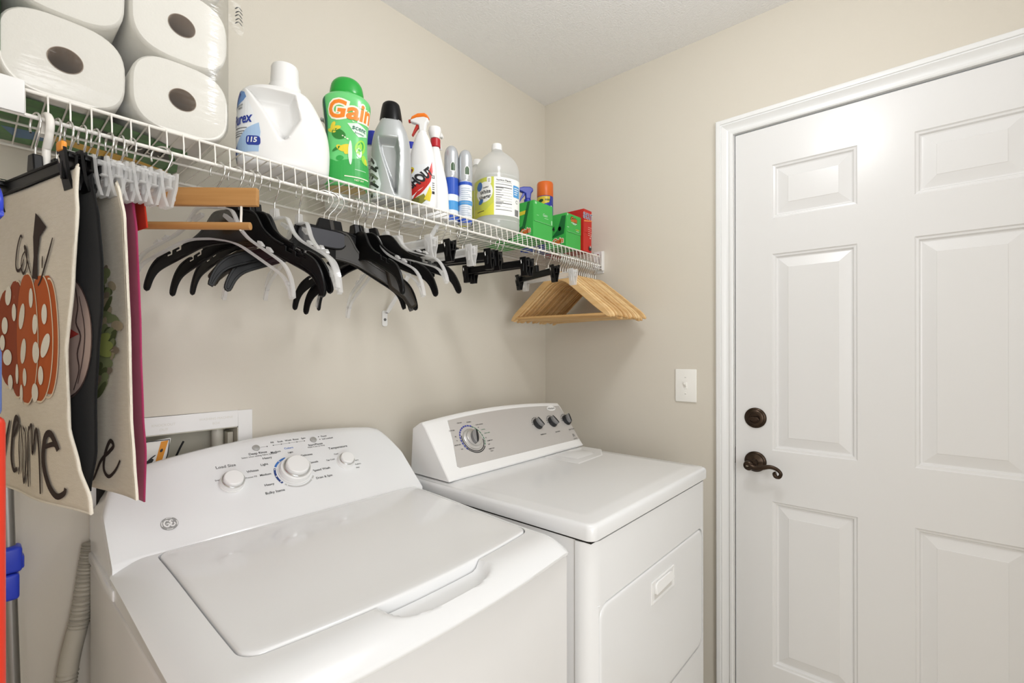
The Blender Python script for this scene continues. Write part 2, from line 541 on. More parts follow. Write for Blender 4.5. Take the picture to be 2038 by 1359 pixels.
# ------------------------------------------------------------------ washer outlet box in the back wall
ob = thing('washer_outlet_box', (-1.44, 0, .94), 'white plastic washer outlet box set in the back wall behind the left washer', 'outlet box')
fx0, fx1, fz0, fz1 = BX0 - .034, BX1 + .034, BZ0 - .04, BZ1 + .041
b = MB()
b.box(fx0, BX0, -.006, .0, fz0, fz1); b.box(BX1, fx1, -.006, .0, fz0, fz1); b.box(BX0, BX1, -.006, 0, BZ1, fz1); b.box(BX0, BX1, -.006, 0, fz0, BZ0)
b.build('face_frame', M_white, ob, smooth=0, bevel=(.001, 1))
M_boxin = mat('outlet_box_plastic', '#c9c5b6', 0.6)
b = MB()
b.box(BX0, BX0 + .002, -.004, .085, BZ0, BZ1); b.box(BX1 - .002, BX1, -.004, .085, BZ0, BZ1); b.box(BX0, BX1, -.004, .085, BZ1 - .002, BZ1)
b.box(BX0, BX1, -.004, .085, BZ0, BZ0 + .002); b.box(BX0, BX1, .083, .085, BZ0, BZ1)
b.build('recess', M_boxin, ob, smooth=0)
b = MB()
b.tube([(-1.344, .045, BZ0), (-1.344, .045, 1.04), (-1.344, .045, 1.105)], .0135, 20)
b.lathe([(.0135, 0), (.017, .002), (.017, .03), (.0135, .032)], (-1.344, .045, .97), 'z', 20)
b.build('drain_pipe', mat('pvc_pipe', '#d8d4c8', .35), ob, smooth=50)
b = MB().box(-1.328, -1.316, .02, .07, .95, 1.09)
b.build('side_rib', M_boxin, ob, smooth=0)
M_emb = mat('embossed_plastic', '#dedcd4', .4)
for st, x, z in (('KNOCKOUT', -1.47, 1.128), ('OUT', -1.47, 1.117), ('WASHING MACHINE', -1.362, 1.132), ('BOX', -1.362, 1.120)):
    MB().flat(text(st, .0055), lambda u, w: (x + u, -.0063, z + w)).build('embossed_lettering', M_emb, ob, smooth=0)
tg = thing('hang_tag', (-1.50, .02, 1.03), 'white and orange instruction card propped in the wall outlet box', 'tag')
lean = lambda u, w, o=0: (-1.515 + u * .96 + w * .25, .010 - o + .05 * (w - .04), 1.012 + w + u * .10)
b = MB().prism(rrect(-.05, .046, -.03, .078, .004, 3), lambda u, w, d: lean(u, w, d), 0, .001)
b.build('card', mat('card_white', '#eeede8', .5), tg, smooth=0)
b = MB()
b.flat(pol([(.026, .0), (.038, .0), (.041, .073), (.026, .073)]), lambda u, w: lean(u, w, .0016), None, 0)
b.flat(ribbon([(-.045, .074), (.043, .074), (.042, .0)], .002, 2, False), lambda u, w: lean(u, w, .002), None, 1)
b.flat(ribbon([(-.012, .074), (-.012, .02), (-.006, -.02)], .002, 2, False), lambda u, w: lean(u, w, .002), None, 1)
b.flat(ell(.012, .030, .010, .006, 14, .6), lambda u, w: lean(u, w, .002), None, 1)
b.flat(ribbon([(.002, .02), (.012, .036), (.022, .044)], .003, 3), lambda u, w: lean(u, w, .0022), None, 1)
b.flat(ell(.032, .052, .003, .004, 12), lambda u, w: lean(u, w, .0022), None, 1)
b.build('card_print', [mat('tag_orange', '#e2952c', .5), M_ink], tg, smooth=0)
b = MB().tube(spline([(-1.447, .008, .99), (-1.449, .006, 1.03), (-1.438, .006, 1.062), (-1.428, .006, 1.083)], 4), .0022, 8)
b.build('cord', M_black, tg, smooth=60)

# ceiling lamp (above the frame): a flush bowl round the bulb light
cl = thing('ceiling_lamp', (-.93, -1.07, H), 'round white flush ceiling lamp above the washer and dryer', 'lamp')
MB().lathe([(.06, H - .025), (.06, H)], (-.93, -1.07, 0), 'z', 40).build('lamp_base', M_trim, cl, smooth=40)
MB().lathe([(.012, H - .10), (.016, H - .095), (.016, H - .025)], (-.93, -1.07, 0), 'z', 20).build('lamp_socket', M_white, cl, smooth=40)
# ------------------------------------------------------------------ wire shelf
SX0, SX1 = XL + .004, -0.012
RY, RZ, DZK = -0.305, 1.657, 1.697      # hang rail, deck height
sh = thing('wire_shelf', (-1.2, -.15, 1.66), 'long white ventilated wire shelf with hanging lip across the back wall', 'shelf')
def rail(name, y, z, r):
    MB().tube([(SX0, y, z), (SX1, y, z)], r, 10).build(name, M_wire, sh, smooth=60)
rail('front_rail', -.300, DZK, .0030)
rail('hanging_rail', RY, RZ, .0034)
rail('back_rail', -.010, DZK - .002, .0030)
rail('middle_rail', -.150, DZK - .0045, .0024)
wire = None
k = 0
x = SX1 - .010
while x > SX0:
    if wire is None:
        m = MB().tube([(x, -.008, DZK), (x, -.150, DZK), (x, -.2965, DZK + .0012), (x, -.3035, DZK), (x, -.3075, RZ + .02), (x, -.3085, RZ - .002)], .0013, 6)
        wire = m.build('cross_wire', M_wire, sh, smooth=60)
        wx = x
    else:
        o = wire.copy(); COL.objects.link(o); o.location = (x - wx, 0, 0)
    x -= .0256
# wall end brackets
for nm, px, sgn in (('end_bracket', -.001, -1), ('end_bracket', XL + .001, 1)):
    b = MB()
    xa, xb = sorted((px, px + sgn * .004))
    b.rbox(xa, xb, -.3125, -.262, 1.628, 1.722, .003, 2)
    xa, xb = sorted((px, px + sgn * .022))
    b.rbox(xa, xb, -.3135, -.3105, 1.637, 1.718, .0012, 1)
    b.rbox(xa, xb, -.3125, -.268, RZ - .014, RZ - .010, .001, 1)
    o = b.build(nm, M_white, sh, smooth=40)
    for z in (1.707, 1.643):
        MB().lathe([(.004, 0), (.0038, .0015), (.002, .002)], (px + sgn * .004, -.285, z), 'x', 12).build('screw', M_chrome, o, smooth=40)
# joiner cover over the lip at the left
b = MB().rbox(-1.835, -1.7115, -.3145, -.3105, RZ - .002, DZK + .009, .003, 2)
b.rbox(-1.835, -1.7115, -.3125, -.294, DZK + .003, DZK + .006, .001, 1)
b.build('joiner_cover', M_white, sh, smooth=40)
# diagonal braces to the wall
for bxx in (-.884, -1.745):
    b = MB()
    top = (bxx - .012, -.299, RZ + .004); bot = (bxx + .012, -.012, 1.425)
    dx, dy, dz = bot[0] - top[0], bot[1] - top[1], bot[2] - top[2]
    l = sqrt(dx * dx + dy * dy + dz * dz); nx = (0, -dz / l, dy / l)
    rings = []
    for t in (0, .06, .5, .94, 1):
        c = (top[0] + dx * t, top[1] + dy * t, top[2] + dz * t)
        w = .0085 if .03 < t < .97 else .007
        rings.append([(c[0] - w, c[1] - nx[1] * .004, c[2] - nx[2] * .004), (c[0] - w + .003, c[1], c[2]), (c[0] + w - .003, c[1], c[2]), (c[0] + w, c[1] - nx[1] * .004, c[2] - nx[2] * .004),
                      (c[0] + w - .001, c[1] - nx[1] * .005, c[2] - nx[2] * .005), (c[0], c[1] + nx[1] * .001, c[2] + nx[2] * .001), (c[0] - w + .001, c[1] - nx[1] * .005, c[2] - nx[2] * .005)])
    b.loft(rings)
    b.prism(rrect(bot[0] - .010, bot[0] + .010, 1.380, 1.432, .007, 4), lambda u, w, d: (u, -d, w), .0008, .0042)
    o = b.build('support_brace', M_white, sh, smooth=40, bevel=(.0008, 1))
    MB().lathe([(.0048, .004), (.0044, .006), (.0025, .0066)], (bot[0], 0, 1.402), 'y', 14).build('screw', M_grey, o, smooth=40)
# back wall clips
for cx in (-1.30, -.985, -.68, -.37, -1.62):
    MB().rbox(cx - .006, cx + .006, -.016, -.0008, DZK - .010, DZK + .004, .002, 2).build('wall_clip', M_white, sh, smooth=40)
# ------------------------------------------------------------------ top loading washer
wa = thing('washing_machine', (-1.268, -.42, 0), 'white top-loading washing machine with three round white dials, under the hanging towels', 'washing machine')
WX0, WX1, WYF, WYB = -1.607, -.928, -.768, -.06
b = MB().rbox(WX0, WX1, WYF + .004, WYB, .03, .876, .012, 3)
b.build('cabinet', M_appside, wa, smooth=40)
for fx in (WX0 + .06, WX1 - .06):
    for fy in (WYF + .07, WYB - .07):
        MB().lathe([(.022, 0), (.022, .012), (.012, .016), (.012, .035)], (fx, fy, 0), 'z', 16).build('foot', M_blackm, wa, smooth=40)
LX0, LX1, LY0, LY1 = -1.541, -.957, -.680, -.259            # lid outline
WXC = (WX0 + WX1) / 2
def sm(t): t = max(0.0, min(1.0, t)); return t * t * (3 - 2 * t)
def zdeck(x, y):
    z = .904 + .018 * sm((y + .70) / .45)
    z -= .030 * max(0, (-(y) - .705) / .075) ** 2.2          # front lip rolls down
    z -= .018 * max(0, (WX0 + .055 - x) / .055) ** 2 + .018 * max(0, (x - WX1 + .030) / .030) ** 2
    px, py = (x + 1.244) / .108, (y + .705) / .046           # finger pocket in front of the lid
    d = abs(px) ** 4 + (max(py, -py) ** 2.6 if py < 0 else 0)
    z -= .017 * sm((1.12 - d) / .5)
    return z
def bow(x): return -.024 * (1 - ((x - WXC) / .30) ** 2)
def outline(x0, x1, y0, y1, r, ns, kc, bowed=1.0):
    """closed loop with ns points a side and kc a corner"""
    P = []
    for (cx, cy, a), (ex, ey) in zip(((x1 - r, y1 - r, 0), (x0 + r, y1 - r, 90), (x0 + r, y0 + r, 180), (x1 - r, y0 + r, 270)), ((x0 + r, y1), (x0, y0 + r), (x1 - r, y0), (x1, y1 - r))):
        for i in range(kc + 1):
            t = radians(a + 90 * i / kc); P.append((cx + r * cos(t), cy + r * sin(t)))
        sx, sy = P[-1]
        for i in range(1, ns):
            P.append((sx + (ex - sx) * i / ns, sy + (ey - sy) * i / ns))
    if bowed:
        P = [(x, y + bowed * bow(x) * sm(((y1 + y0) / 2 - y) / ((y1 - y0) / 2))) for x, y in P]
    return P
NS, KC = 60, 7
inn = outline(LX0, LX1, LY0, LY1, .026, NS, KC)
out = outline(WX0, WX1, WYF - .006, LY1 + .010, .022, NS, KC, .35)
rings = []
for h in (-.022, -.012, -.003, 0):                            # wall of the lid well
    rings.append([(x, y, zdeck(x, y) + h) for x, y in inn])
M_ = 22
for k in range(1, M_ + 1):
    t = k / M_
    rings.append([(a[0] + (c[0] - a[0]) * t, a[1] + (c[1] - a[1]) * t, zdeck(a[0] + (c[0] - a[0]) * t, a[1] + (c[1] - a[1]) * t)) for a, c in zip(inn, out)])
rings.append([(x * .9995 + WXC * .0005, y, zdeck(x, y) - .004) for x, y in out])
rings.append([(x * .997 + WXC * .003, y + .004 * (1 if y < -.5 else -1), min(.886, zdeck(x, y) - .010)) for x, y in out])
rings.append([(x * .997 + WXC * .003, y + .004 * (1 if y < -.5 else -1), .874) for x, y in out])
b = MB().loft(rings, 0, False, False)
b.build('top_deck', M_app, wa, smooth=50)
b = MB().box(LX0 - .01, LX1 + .01, LY0 - .03, LY1 + .004, .870, .880).build('tub_well', M_dark, wa, smooth=0)
lid_o = outline(LX0 + .0028, LX1 - .0028, LY0 + .0025, LY1 - .0028, .024, NS, KC)
cx_, cy_ = (LX0 + LX1) / 2, (LY0 + LY1) / 2
rings = []
def zl(x, y): return .904 + .018 * sm((y + .70) / .45) + .0030
for ins, dz in ((0, -.026), (0, -.006), (.0006, -.0028), (.002, -.0010), (.0045, 0), (.010, .0006)):
    rings.append([(x + (cx_ - x) * ins / .29, y + (cy_ - y) * ins / .21, zl(x, y) + dz) for x, y in lid_o])
for t in (.12, .25, .4, .55, .7, .85, .97):
    rings.append([(x + (cx_ - x) * t, y + (cy_ - y) * t, zl(x + (cx_ - x) * t, y + (cy_ - y) * t) + .0008 - .0022 * sm(t / .4)) for x, y in lid_o])
lid = MB().loft(rings, 0, True, True).build('lid', mat('lid_enamel', '#e9eaeb', 0.10, coat=.6), wa, smooth=50)
# side ledge left of the console, control console
CY0, CZ0, CY1, CZ1 = -.262, .920, -.085, 1.075
SL = (CZ1 - CZ0) / (CY1 - CY0)
def con(x, f, o=0.0):
    """front of the console: f in 0..1 up the slope"""
    l = sqrt((CY1 - CY0) ** 2 + (CZ1 - CZ0) ** 2)
    return (x, CY0 + (CY1 - CY0) * f - (CZ1 - CZ0) / l * o, CZ0 + (CZ1 - CZ0) * f + (CY1 - CY0) / l * o)
def ctop(x):
    z = 1.0825 - .24 * (x + 1.20) ** 2
    e = min(x - (-1.603), -.926 - x)
    if e < .045: z -= .055 * (1 - e / .045) ** 2.2
    return z
rings = []
xs = [-1.603, -1.602, -1.600, -1.596, -1.590, -1.582, -1.572, -1.56] + [-1.545 + i * (.61 / 26) for i in range(26)] + [-.95, -.943, -.936, -.931, -.928, -.9265, -.926]
for x in xs:
    zt = ctop(x); f = (zt - CZ0) / (CZ1 - CZ0)
    p = con(x, f)
    q = con(x, f - .07)
    ring = [(x, CY0 - .004, .882), con(x, -.02)]
    ring += [con(x, t * (f - .07)) for t in (.05, .2, .35, .5, .65, .8, .92)]
    ring += [q, con(x, f - .03, -.001), (x, p[1] + .006, p[2] - .0005), (x, p[1] + .016, p[2] + .0005), (x, p[1] + .030, p[2] - .006), (x, -.042, p[2] - .030), (x, -.040, .875)]
    rings.append(ring)
cons = MB().loft(rings).build('console', M_app, wa, smooth=50)
MB().rbox(WX0 - .002, -1.590, -.30, -.06, .872, .893, .004, 2).build('rear_ledge', M_app, wa, smooth=40)
MB().box(-1.595, -.935, -.055, -.050, .885, 1.03).build('rear_panel', M_dark, wa, smooth=0)

def con_uv(cx, cz_f):                                         # print and dials on the slope: u to the right, w up the slope
    l = sqrt((CY1 - CY0) ** 2 + (CZ1 - CZ0) ** 2)
    return lambda u, w, o=.0006: con(cx + u, cz_f + w / l, o)
def dial(name, x, f, r0, r1, h, parent, mark=True):
    fn = con_uv(x, f)
    prof = [(r0 * 1.04, 0), (r0 * 1.04, h * .12), (r0, h * .14), (r0 * .985, h * .40), (r0 * .96, h * .55), (r1 * 1.04, h * .60), (r1, h * .64), (r1 * .96, h * .93), (r1 * .88, h), (r1 * .5, h * 1.01), (.0005, h * 1.01)]
    m = MB()
    rings = [[fn(r * cos(2 * pi * j / 40), r * sin(2 * pi * j / 40), d) for j in range(40)] for r, d in prof]
    m.loft(rings)
    o = m.build(name, M_white, parent, smooth=35)
    c = MB().loft([[fn(r * cos(2 * pi * j / 40), r * sin(2 * pi * j / 40), d) for j in range(40)] for r, d in ((r1 * 1.16, h * .56), (r1 * 1.15, h * .66), (r1 * 1.10, h * .70), (r1 * 1.02, h * .66))], 0, False, False)
    c.build('chrome_ring', M_chrome, o, smooth=50)
    return fn
f_load = dial('load_size_dial', -1.381, .535, .0245, .0205, .024, cons)
f_cyc = dial('cycle_dial', -1.241, .535, .0375, .0275, .032, cons)
f_tmp = dial('temperature_dial', -1.106, .535, .0225, .0180, .022, cons)
for x, f in ((-1.305, .912), (-1.161, .912)):
    fn = con_uv(x, f)
    m = MB().loft([[fn(r * cos(2 * pi * j / 24), r * sin(2 * pi * j / 24), d) for j in range(24)] for r, d in ((.0088, 0), (.0088, .0015), (.008, .003), (.004, .0038), (.0004, .004))])
    m.build('push_button', mat('silver_button', '#b9b9b7', .3, .5), cons, smooth=50)
pr = MB()
P0 = con_uv(0, 0)
Lc = sqrt((CY1 - CY0) ** 2 + (CZ1 - CZ0) ** 2)
def wp(st, x, f, h=.0062, mi=0, bold=.012, sx=1.0): pr.flat(text(st, h, 0, 0, bold, 0, sx), lambda u, w: con_uv(x, f)(u, w), None, mi)
wp('Load Size', -1.381, .745, .0075, 1); wp('Small', -1.405, .60, .004, 1); wp('Super', -1.378, .66, .004, 1); wp('Precise Fill', -1.3385, .565, .0040, 1)
MK = [M_ink, M_grey, M_blueink, M_navy, mat('pale_grey_print', '#bdbdbb', .5)]
pr.build('load_size_print', MK, cons, smooth=0); pr = MB()
wp('Deep Rinse', -1.305, .845, .0062); wp('Select when adding Fabric Softener', -1.303, .81, .0042, 1, .01, .95)
for i, st in enumerate(('Fill', 'Soak', 'Wash', 'Rinse', 'Spin')):
    x = -1.264 + i * .0198
    wp(st, x, .955, .0048)
    pr.flat(ell(0, 0, .0014, .0014, 10), lambda u, w: con_uv(x, .915)(u, w))
pr.flat(rect(0, .080, -.0003, .0003), lambda u, w: con_uv(-1.264, .915)(u, w), None, 1)
pr.flat(rect(0, .016, -.0003, .0003), lambda u, w: con_uv(-1.295, .912)(u, w), None, 1)
pr.flat(ell(0, 0, .0014, .0014, 10), lambda u, w: con_uv(-1.279, .912)(u, w))
wp('Start/Pause', -1.161, .845, .006); wp('Hold 3 sec to Stop', -1.161, .815, .0042, 1)
wp('Pause', -1.129, .945, .0048); wp('Lid Locked', -1.122, .905, .0048)
for f in (.945, .905): pr.flat(ell(0, 0, .0014, .0014, 10), lambda u, w: con_uv(-1.1435, f)(u, w))
pr.build('status_print', MK, cons, smooth=0); pr = MB()
wp('Temperature', -1.106, .755, .0070)
for st, dx, f in (('Cool', -.014, .665), ('Tap Cold', -.036, .60), ('Warm', .030, .53), ('Colors', .031, .475), ('Hot', .026, .43)): wp(st, -1.106 + dx, f, .0042)
pr.build('temperature_print', MK, cons, smooth=0); pr = MB()
for st, dx, f, h, mi in (('Medium', -.024, .825, .0052, 0), ('Colors', .010, .850, .0056, 2), ('Light', .010, .790, .0046, 0), ('Heavy', -.048, .765, .0060, 0), ('Light', -.060, .69, .0060, 0), ('Whites', -.090, .635, .0060, 0),
                         ('Medium', -.066, .565, .0054, 0), ('Heavy', -.066, .44, .0060, 0), ('Bulky Items', -.060, .345, .0064, 0), ('Delicates', .046, .72, .0056, 0), ('Casuals', .054, .61, .0056, 0), ('Speed Wash', .066, .50, .0062, 0), ('Drain & Spin', .064, .40, .0058, 0)):
    wp(st, -1.241 + dx, f, h, mi)
pr.flat(ring2(0, 0, .0425, .0475, 100, 150, 20), lambda u, w: con_uv(-1.241, .535)(u, w), None, 2)
pr.flat(ring2(0, 0, .0425, .0475, 155, 215, 20), lambda u, w: con_uv(-1.241, .535)(u, w), None, 3)
pr.flat(ring2(0, 0, .0425, .0465, 222, 330, 30), lambda u, w: con_uv(-1.241, .535)(u, w), None, 4)
pr.build('cycle_print', MK, cons, smooth=0)
pr = MB()
for a in (125, 160, 185, 208, 230, 315, 345):
    pr.flat(ell(.045 * cos(radians(a)), .045 * sin(radians(a)), .0016, .0016, 10), lambda u, w: con_uv(-1.241, .535)(u, w, .0011))
pr.build('panel_dots', M_white, cons, smooth=0)
# round maker's emblem
em = con_uv(-1.5085, .255)
pr = MB()
pr.flat(ell(0, 0, .0145, .0145, 40), lambda u, w: em(u, w, .0008), None, 0)
pr.flat(ring2(0, 0, .0118, .0134), lambda u, w: em(u, w, .0014), None, 1)
for a in (45, 135, 225, 315):
    pr.flat(ribbon([(.0128 * cos(radians(a + t)), .0128 * sin(radians(a + t))) for t in (-28, -10, 8)] + [(.0098 * cos(radians(a + 22)), .0098 * sin(radians(a + 22)))], .0016, 4), lambda u, w: em(u, w, .0016), None, 0)
pr.flat(ribbon([(-.0005, .006), (-.005, .0075), (-.0085, .003), (-.008, -.003), (-.004, -.0065), (-.0008, -.003), (-.002, .0005), (-.0055, -.0005)], .0026, 5), lambda u, w: em(u, w, .0016), None, 1)
pr.flat(ribbon([(.0065, .0055), (.0035, .0072), (.001, .004), (.0035, .0008), (.001, -.003), (.0045, -.0068), (.0085, -.0035), (.0078, .001)], .0026, 5), lambda u, w: em(u, w, .0016), None, 1)
pr.build('emblem', [mat('emblem_grey', '#a3a3a1', .35, .2), M_white], cons, smooth=0)

# ------------------------------------------------------------------ dryer
dr = thing('clothes_dryer', (-.546, -.44, 0), 'white front-loading dryer with a silver control panel in the corner right of the washer', 'dryer')
DX0, DX1, DYF, DYB = -.897, -.195, -.800, -.13
b = MB().rbox(DX0 + .002, DX1 - .002, DYF + .040, DYB, .02, .886, .006, 2)
b.build('cabinet', M_appside, dr, smooth=40)
def plan(x0, x1, yf, yb, r, k=8):
    P = []
    for cx, cy, a in ((x0 + r, yf + r, 180), (x1 - r, yf + r, 270)):
        for i in range(k + 1):
            t = radians(a + 90 * i / k); P.append((cx + r * cos(t), cy + r * sin(t)))
    return P + [(x1, yb), (x0, yb)]
P = plan(DX0, DX1, DYF, DYF + .0425, .038)
DD = (-.868, -.235, .372, .742)                                # door opening in the front panel
# front panel: wrapped plate with an opening for the door, made of strips
b = MB()
b.loft([[(x, y, .742) for x, y in P], [(x, y, .884) for x, y in P]])
b.loft([[(x, y, .02) for x, y in P], [(x, y, .372) for x, y in P]])
Pl = [p for p in P if p[0] < -.868] + [(-.868, DYF + .0003), (-.868, DYF + .0425)]
k0 = [(x, y) for x, y in plan(DX0, DX1, DYF, DYF + .0425, .038) if x < -.8685]
left = sorted(k0, key=lambda p: (-p[1], p[0])) + [(-.8685, DYF), (-.8685, DYF + .0425)]
b.loft([[(x, y, .372) for x, y in left], [(x, y, .742) for x, y in left]])
right = [(-.2345, DYF)] + [(x, y) for x, y in P if x > -.2345] + [(-.2345, DYF + .0425)]
b.loft([[(x, y, .372) for x, y in right], [(x, y, .742) for x, y in right]])
# corner fillets round the door
for cx, cz, sx, sz in ((DD[0], DD[3], 1, -1), (DD[1], DD[3], -1, -1), (DD[0], DD[2], 1, 1), (DD[1], DD[2], -1, 1)):
    r = .034
    poly = [(cx, cz)] + [(cx + sx * (r - r * sin(radians(t))), cz + sz * (r - r * cos(radians(t)))) for t in range(0, 91, 10)]
    b.prism(poly, lambda u, w, d: (u, DYF + d, w), 0, .030)
b.build('front_panel', M_app, dr, smooth=40)
dp = rrect(DD[0] + .0032, DD[1] - .0032, DD[2] + .0032, DD[3] - .0032, .031, 7)
mcx, mcz = (DD[0] + DD[1]) / 2, (DD[2] + DD[3]) / 2
rings = []
for ins, d in ((0, .028), (0, .004), (.001, .001), (.004, -.0012), (.008, -.0016), (.02, -.0016)):
    rings.append([(u + (mcx - u) * ins / .31, DYF + d, w + (mcz - w) * ins / .18) for u, w in dp])
ddoor = MB().loft(rings).build('dryer_door', M_app, dr, smooth=45)
# recessed pull in the door
hx0, hx1, hz0, hz1 = -.613, -.469, .642, .7005
m = MB()
hyo = DYF - .0018
def loop(i, y): return [(hx0 + i, y, hz0 + i), (hx1 - i, y, hz0 + i), (hx1 - i, y, hz1 - i), (hx0 + i, y, hz1 - i)]
m.loft([loop(0, hyo), loop(.0008, hyo - .0028), (loop(.004, hyo - .0034)), loop(.006, hyo - .0020), loop(.007, hyo - .0014)], 0, False, True)
m.build('pull_plate', M_white, ddoor, smooth=20)
m = MB()
m.prism([(hx0 + .016, .677), (hx0 + .020, .690), (hx0 + .034, .6945), (hx1 - .034, .6945), (hx1 - .018, .690), (hx1 - .014, .677), (hx1 - .016, .670), (hx0 + .018, .6655)], lambda u, w, d: (u, hyo - d * (.6 + .4 * (w < .68)), w), .001, .0105)
m.build('pull_lip', M_white, ddoor, smooth=30, bevel=(.002, 2))
m = MB().flat(pol([(hx0 + .018, .650), (hx1 - .016, .650), (hx1 - .016, .669), (hx0 + .018, .6645)]), lambda u, w: (u, hyo - .0017, w))
m.build('pull_recess', mat('recess_shade_plastic', '#d9d7d4', .4), ddoor, smooth=0)
# top slab
P2 = plan(DX0 - .001, DX1 + .001, DYF - .004, DYB - .006, .020)
rings = []
for ins, z in ((.004, .888), (.0005, .8895), (0, .894), (0, .914), (.0015, .9195), (.005, .9235), (.010, .925), (.030, .9258), (.036, .9275), (.05, .9280)):
    rings.append([(x + (mcx - x) * ins / .35, y + (-.44 - y) * ins / .35, z) for x, y in P2])
MB().loft(rings).build('top_panel', M_app, dr, smooth=35)
MB().box(DX0 + .004, DX1 - .004, DYF + .004, DYB, .884, .889).build('top_seam', M_dark, dr, smooth=0)
# lint screen cover
m = MB()
m.loft([[(x, y, .9282) for x, y in q] for q in ([(-.452, -.478), (-.452, -.335), (-.200, -.335), (-.200, -.415), (-.285, -.470)],)][0:1] + [[(x, y, .9305) for x, y in [(-.445, -.472), (-.445, -.335), (-.206, -.335), (-.206, -.412), (-.288, -.465)]]], 0, False, True)
lint = m.build('lint_cover', M_app, dr, smooth=20, bevel=(.0012, 2))
m = MB()
m.loft([[(-.405, -.440, .9307), (-.405, -.345, .9307), (-.262, -.345, .9307), (-.262, -.420, .9307), (-.300, -.440, .9307)], [(-.395, -.432, .9335), (-.395, -.345, .9350), (-.272, -.345, .9350), (-.272, -.416, .9335), (-.305, -.432, .9335)]], 0, False, True)
m.build('lint_handle', M_app, lint, smooth=20, bevel=(.001, 2))
# console
EY0, EZ0, EY1, EZ1 = -.330, .936, -.215, 1.086
EL = sqrt((EY1 - EY0) ** 2 + (EZ1 - EZ0) ** 2)
def dcon(x, f, o=0.0): return (x, EY0 + (EY1 - EY0) * f - (EZ1 - EZ0) / EL * o, EZ0 + (EZ1 - EZ0) * f + (EY1 - EY0) / EL * o)
def dtop(x): return 1.1035 - .135 * (x + .53) ** 2
rings = []
EX0, EX1 = -.880, -.188
for i in range(31):
    x = EX0 + (EX1 - EX0) * i / 30
    f = (dtop(x) - EZ0) / (EZ1 - EZ0)
    e = min(x - EX0, EX1 - x); ins = .010 if e < 1e-6 else (.002 if e < .03 else 0)
    p = dcon(x, f)
    rings.append([(x, EY0 + .004, .9285), dcon(x, .0, -ins * .3), dcon(x, .04, -ins * .5), dcon(x, .30, -ins * .5), dcon(x, .6, -ins * .5), dcon(x, f - .06, -ins * .5), dcon(x, f - .015, -.002 - ins * .5), (x, p[1] + .008, p[2] + .0), (x, p[1] + .020, p[2] - .003), (x, -.160, p[2] - .022), (x, -.150, .9285)])
dc_ = MB().loft(rings).build('console', M_white, dr, smooth=50, bevel=(.003, 2))
M_silver = mat('silver_panel', '#c6c3c0', .36, .25, bump=(500, .03, (40, 1, 1)))
fp = []
top = [(x, (dtop(x) - EZ0) / (EZ1 - EZ0) - .075) for x in [-.205 - .03 * 0 - i * (.585 / 20) for i in range(21)]]
edge = [(-.200, .135)] + [(-.196, .60)] + top + [(-.806, .62), (-.834, .18), (-.826, .15)]
b = MB()
n = len(edge)
b.add([dcon(x, f, .0012) for x, f in edge] + [dcon(x, f, 0) for x, f in edge], [tuple(range(n))] + [(i, (i + 1) % n, n + (i + 1) % n, n + i) for i in range(n)])
panel = b.build('control_panel', M_silver, dc_, smooth=0)
def duv(cx, cf, base=.0014): return lambda u, w, o=0.0: dcon(cx + u, cf + w / EL, base + o)
M_knobg = mat('grey_knob', '#8f8f90', .35, .3)
def dknob(x, f, r, rot, big=False):
    fn = duv(x, f)
    prof = [(r, 0), (r, .003), (r * .96, .004)] + ([(r * .9, .0045), (r * .78, .006), (r * .76, .010), (r * .7, .011)] if big else [(r * .9, .010), (r * .8, .011)])
    m = MB().loft([[fn(a * cos(2 * pi * j / 36), a * sin(2 * pi * j / 36), d) for j in range(36)] for a, d in prof])
    k = m.build('timer_knob' if big else 'selector_knob', mat('silver_knob', '#c6c4c1', .28, .5) if big else M_blackm, dc_, smooth=35)
    c, s_ = cos(rot), sin(rot)
    R = lambda u, w: (u * c - w * s_, u * s_ + w * c)
    rr = r * (.66 if big else .86)
    half = [(0, -rr)] + [(rr * .62 * cos(radians(t)), rr * sin(radians(t))) for t in range(-75, 76, 15)] + [(0, rr)]
    h = .011 if big else .010
    m = MB()
    m.prism([R(-u, w) for u, w in half], lambda u, w, d: fn(u, w, d), h - .001, h + .012, 0)
    m.prism([R(u * (.45 if big else .35), w) for u, w in half], lambda u, w, d: fn(u, w, d), h - .001, h + .014, 1)
    m.build('grip', [M_knobg, M_blackm], k, smooth=25, bevel=(.0012, 2))
    return fn
kb = dknob(-.728, .575, .036, -.42, True)
for x, f, rt in ((-.391, .625, .35), (-.303, .610, .35), (-.212, .592, -.3)): dknob(x, f, .0215, rt)
pr = MB()
q = lambda u, w: kb(u, w, .0006)
pr.flat(ring2(0, 0, .0405, .0435, -8, -205, 50), q, None, 0)
for a in range(66, 212, 12): pr.flat(ring2(0, 0, .0455, .0505, a, a + 9, 6), q, None, 1)
for a in range(-35, 58, 13): pr.flat(ring2(0, 0, .0455, .0485, a, a + 10, 6), q, None, 2)
pr.flat(ring2(0, 0, .0455, .0485, -150, -40, 30), q, None, 0)
for st, u, w, mi in (('COTTON', -.066, .040, 0), ('LESS DRY', -.022, .062, 0), ('NORMAL', .018, .060, 0), ('COOL DOWN', .056, .046, 0), ('30', .046, .036, 0), ('EASY CARE', .072, .012, 2), ('CASUAL', .062, .026, 2), ('60', .056, -.004, 0), ('DAMP DRY', .068, -.016, 0), ('OFF', .056, -.028, 0), ('TIMED DRY', .058, -.044, 0), ('HIGH', .054, -.052, 0), ('80', -.062, .018, 0), ('70', -.064, .004, 0), ('OFF', -.060, -.026, 0), ('MORE DRY', -.068, -.010, 0)):
    pr.flat(text(st, .0036, u, w, .01), q, None, mi)
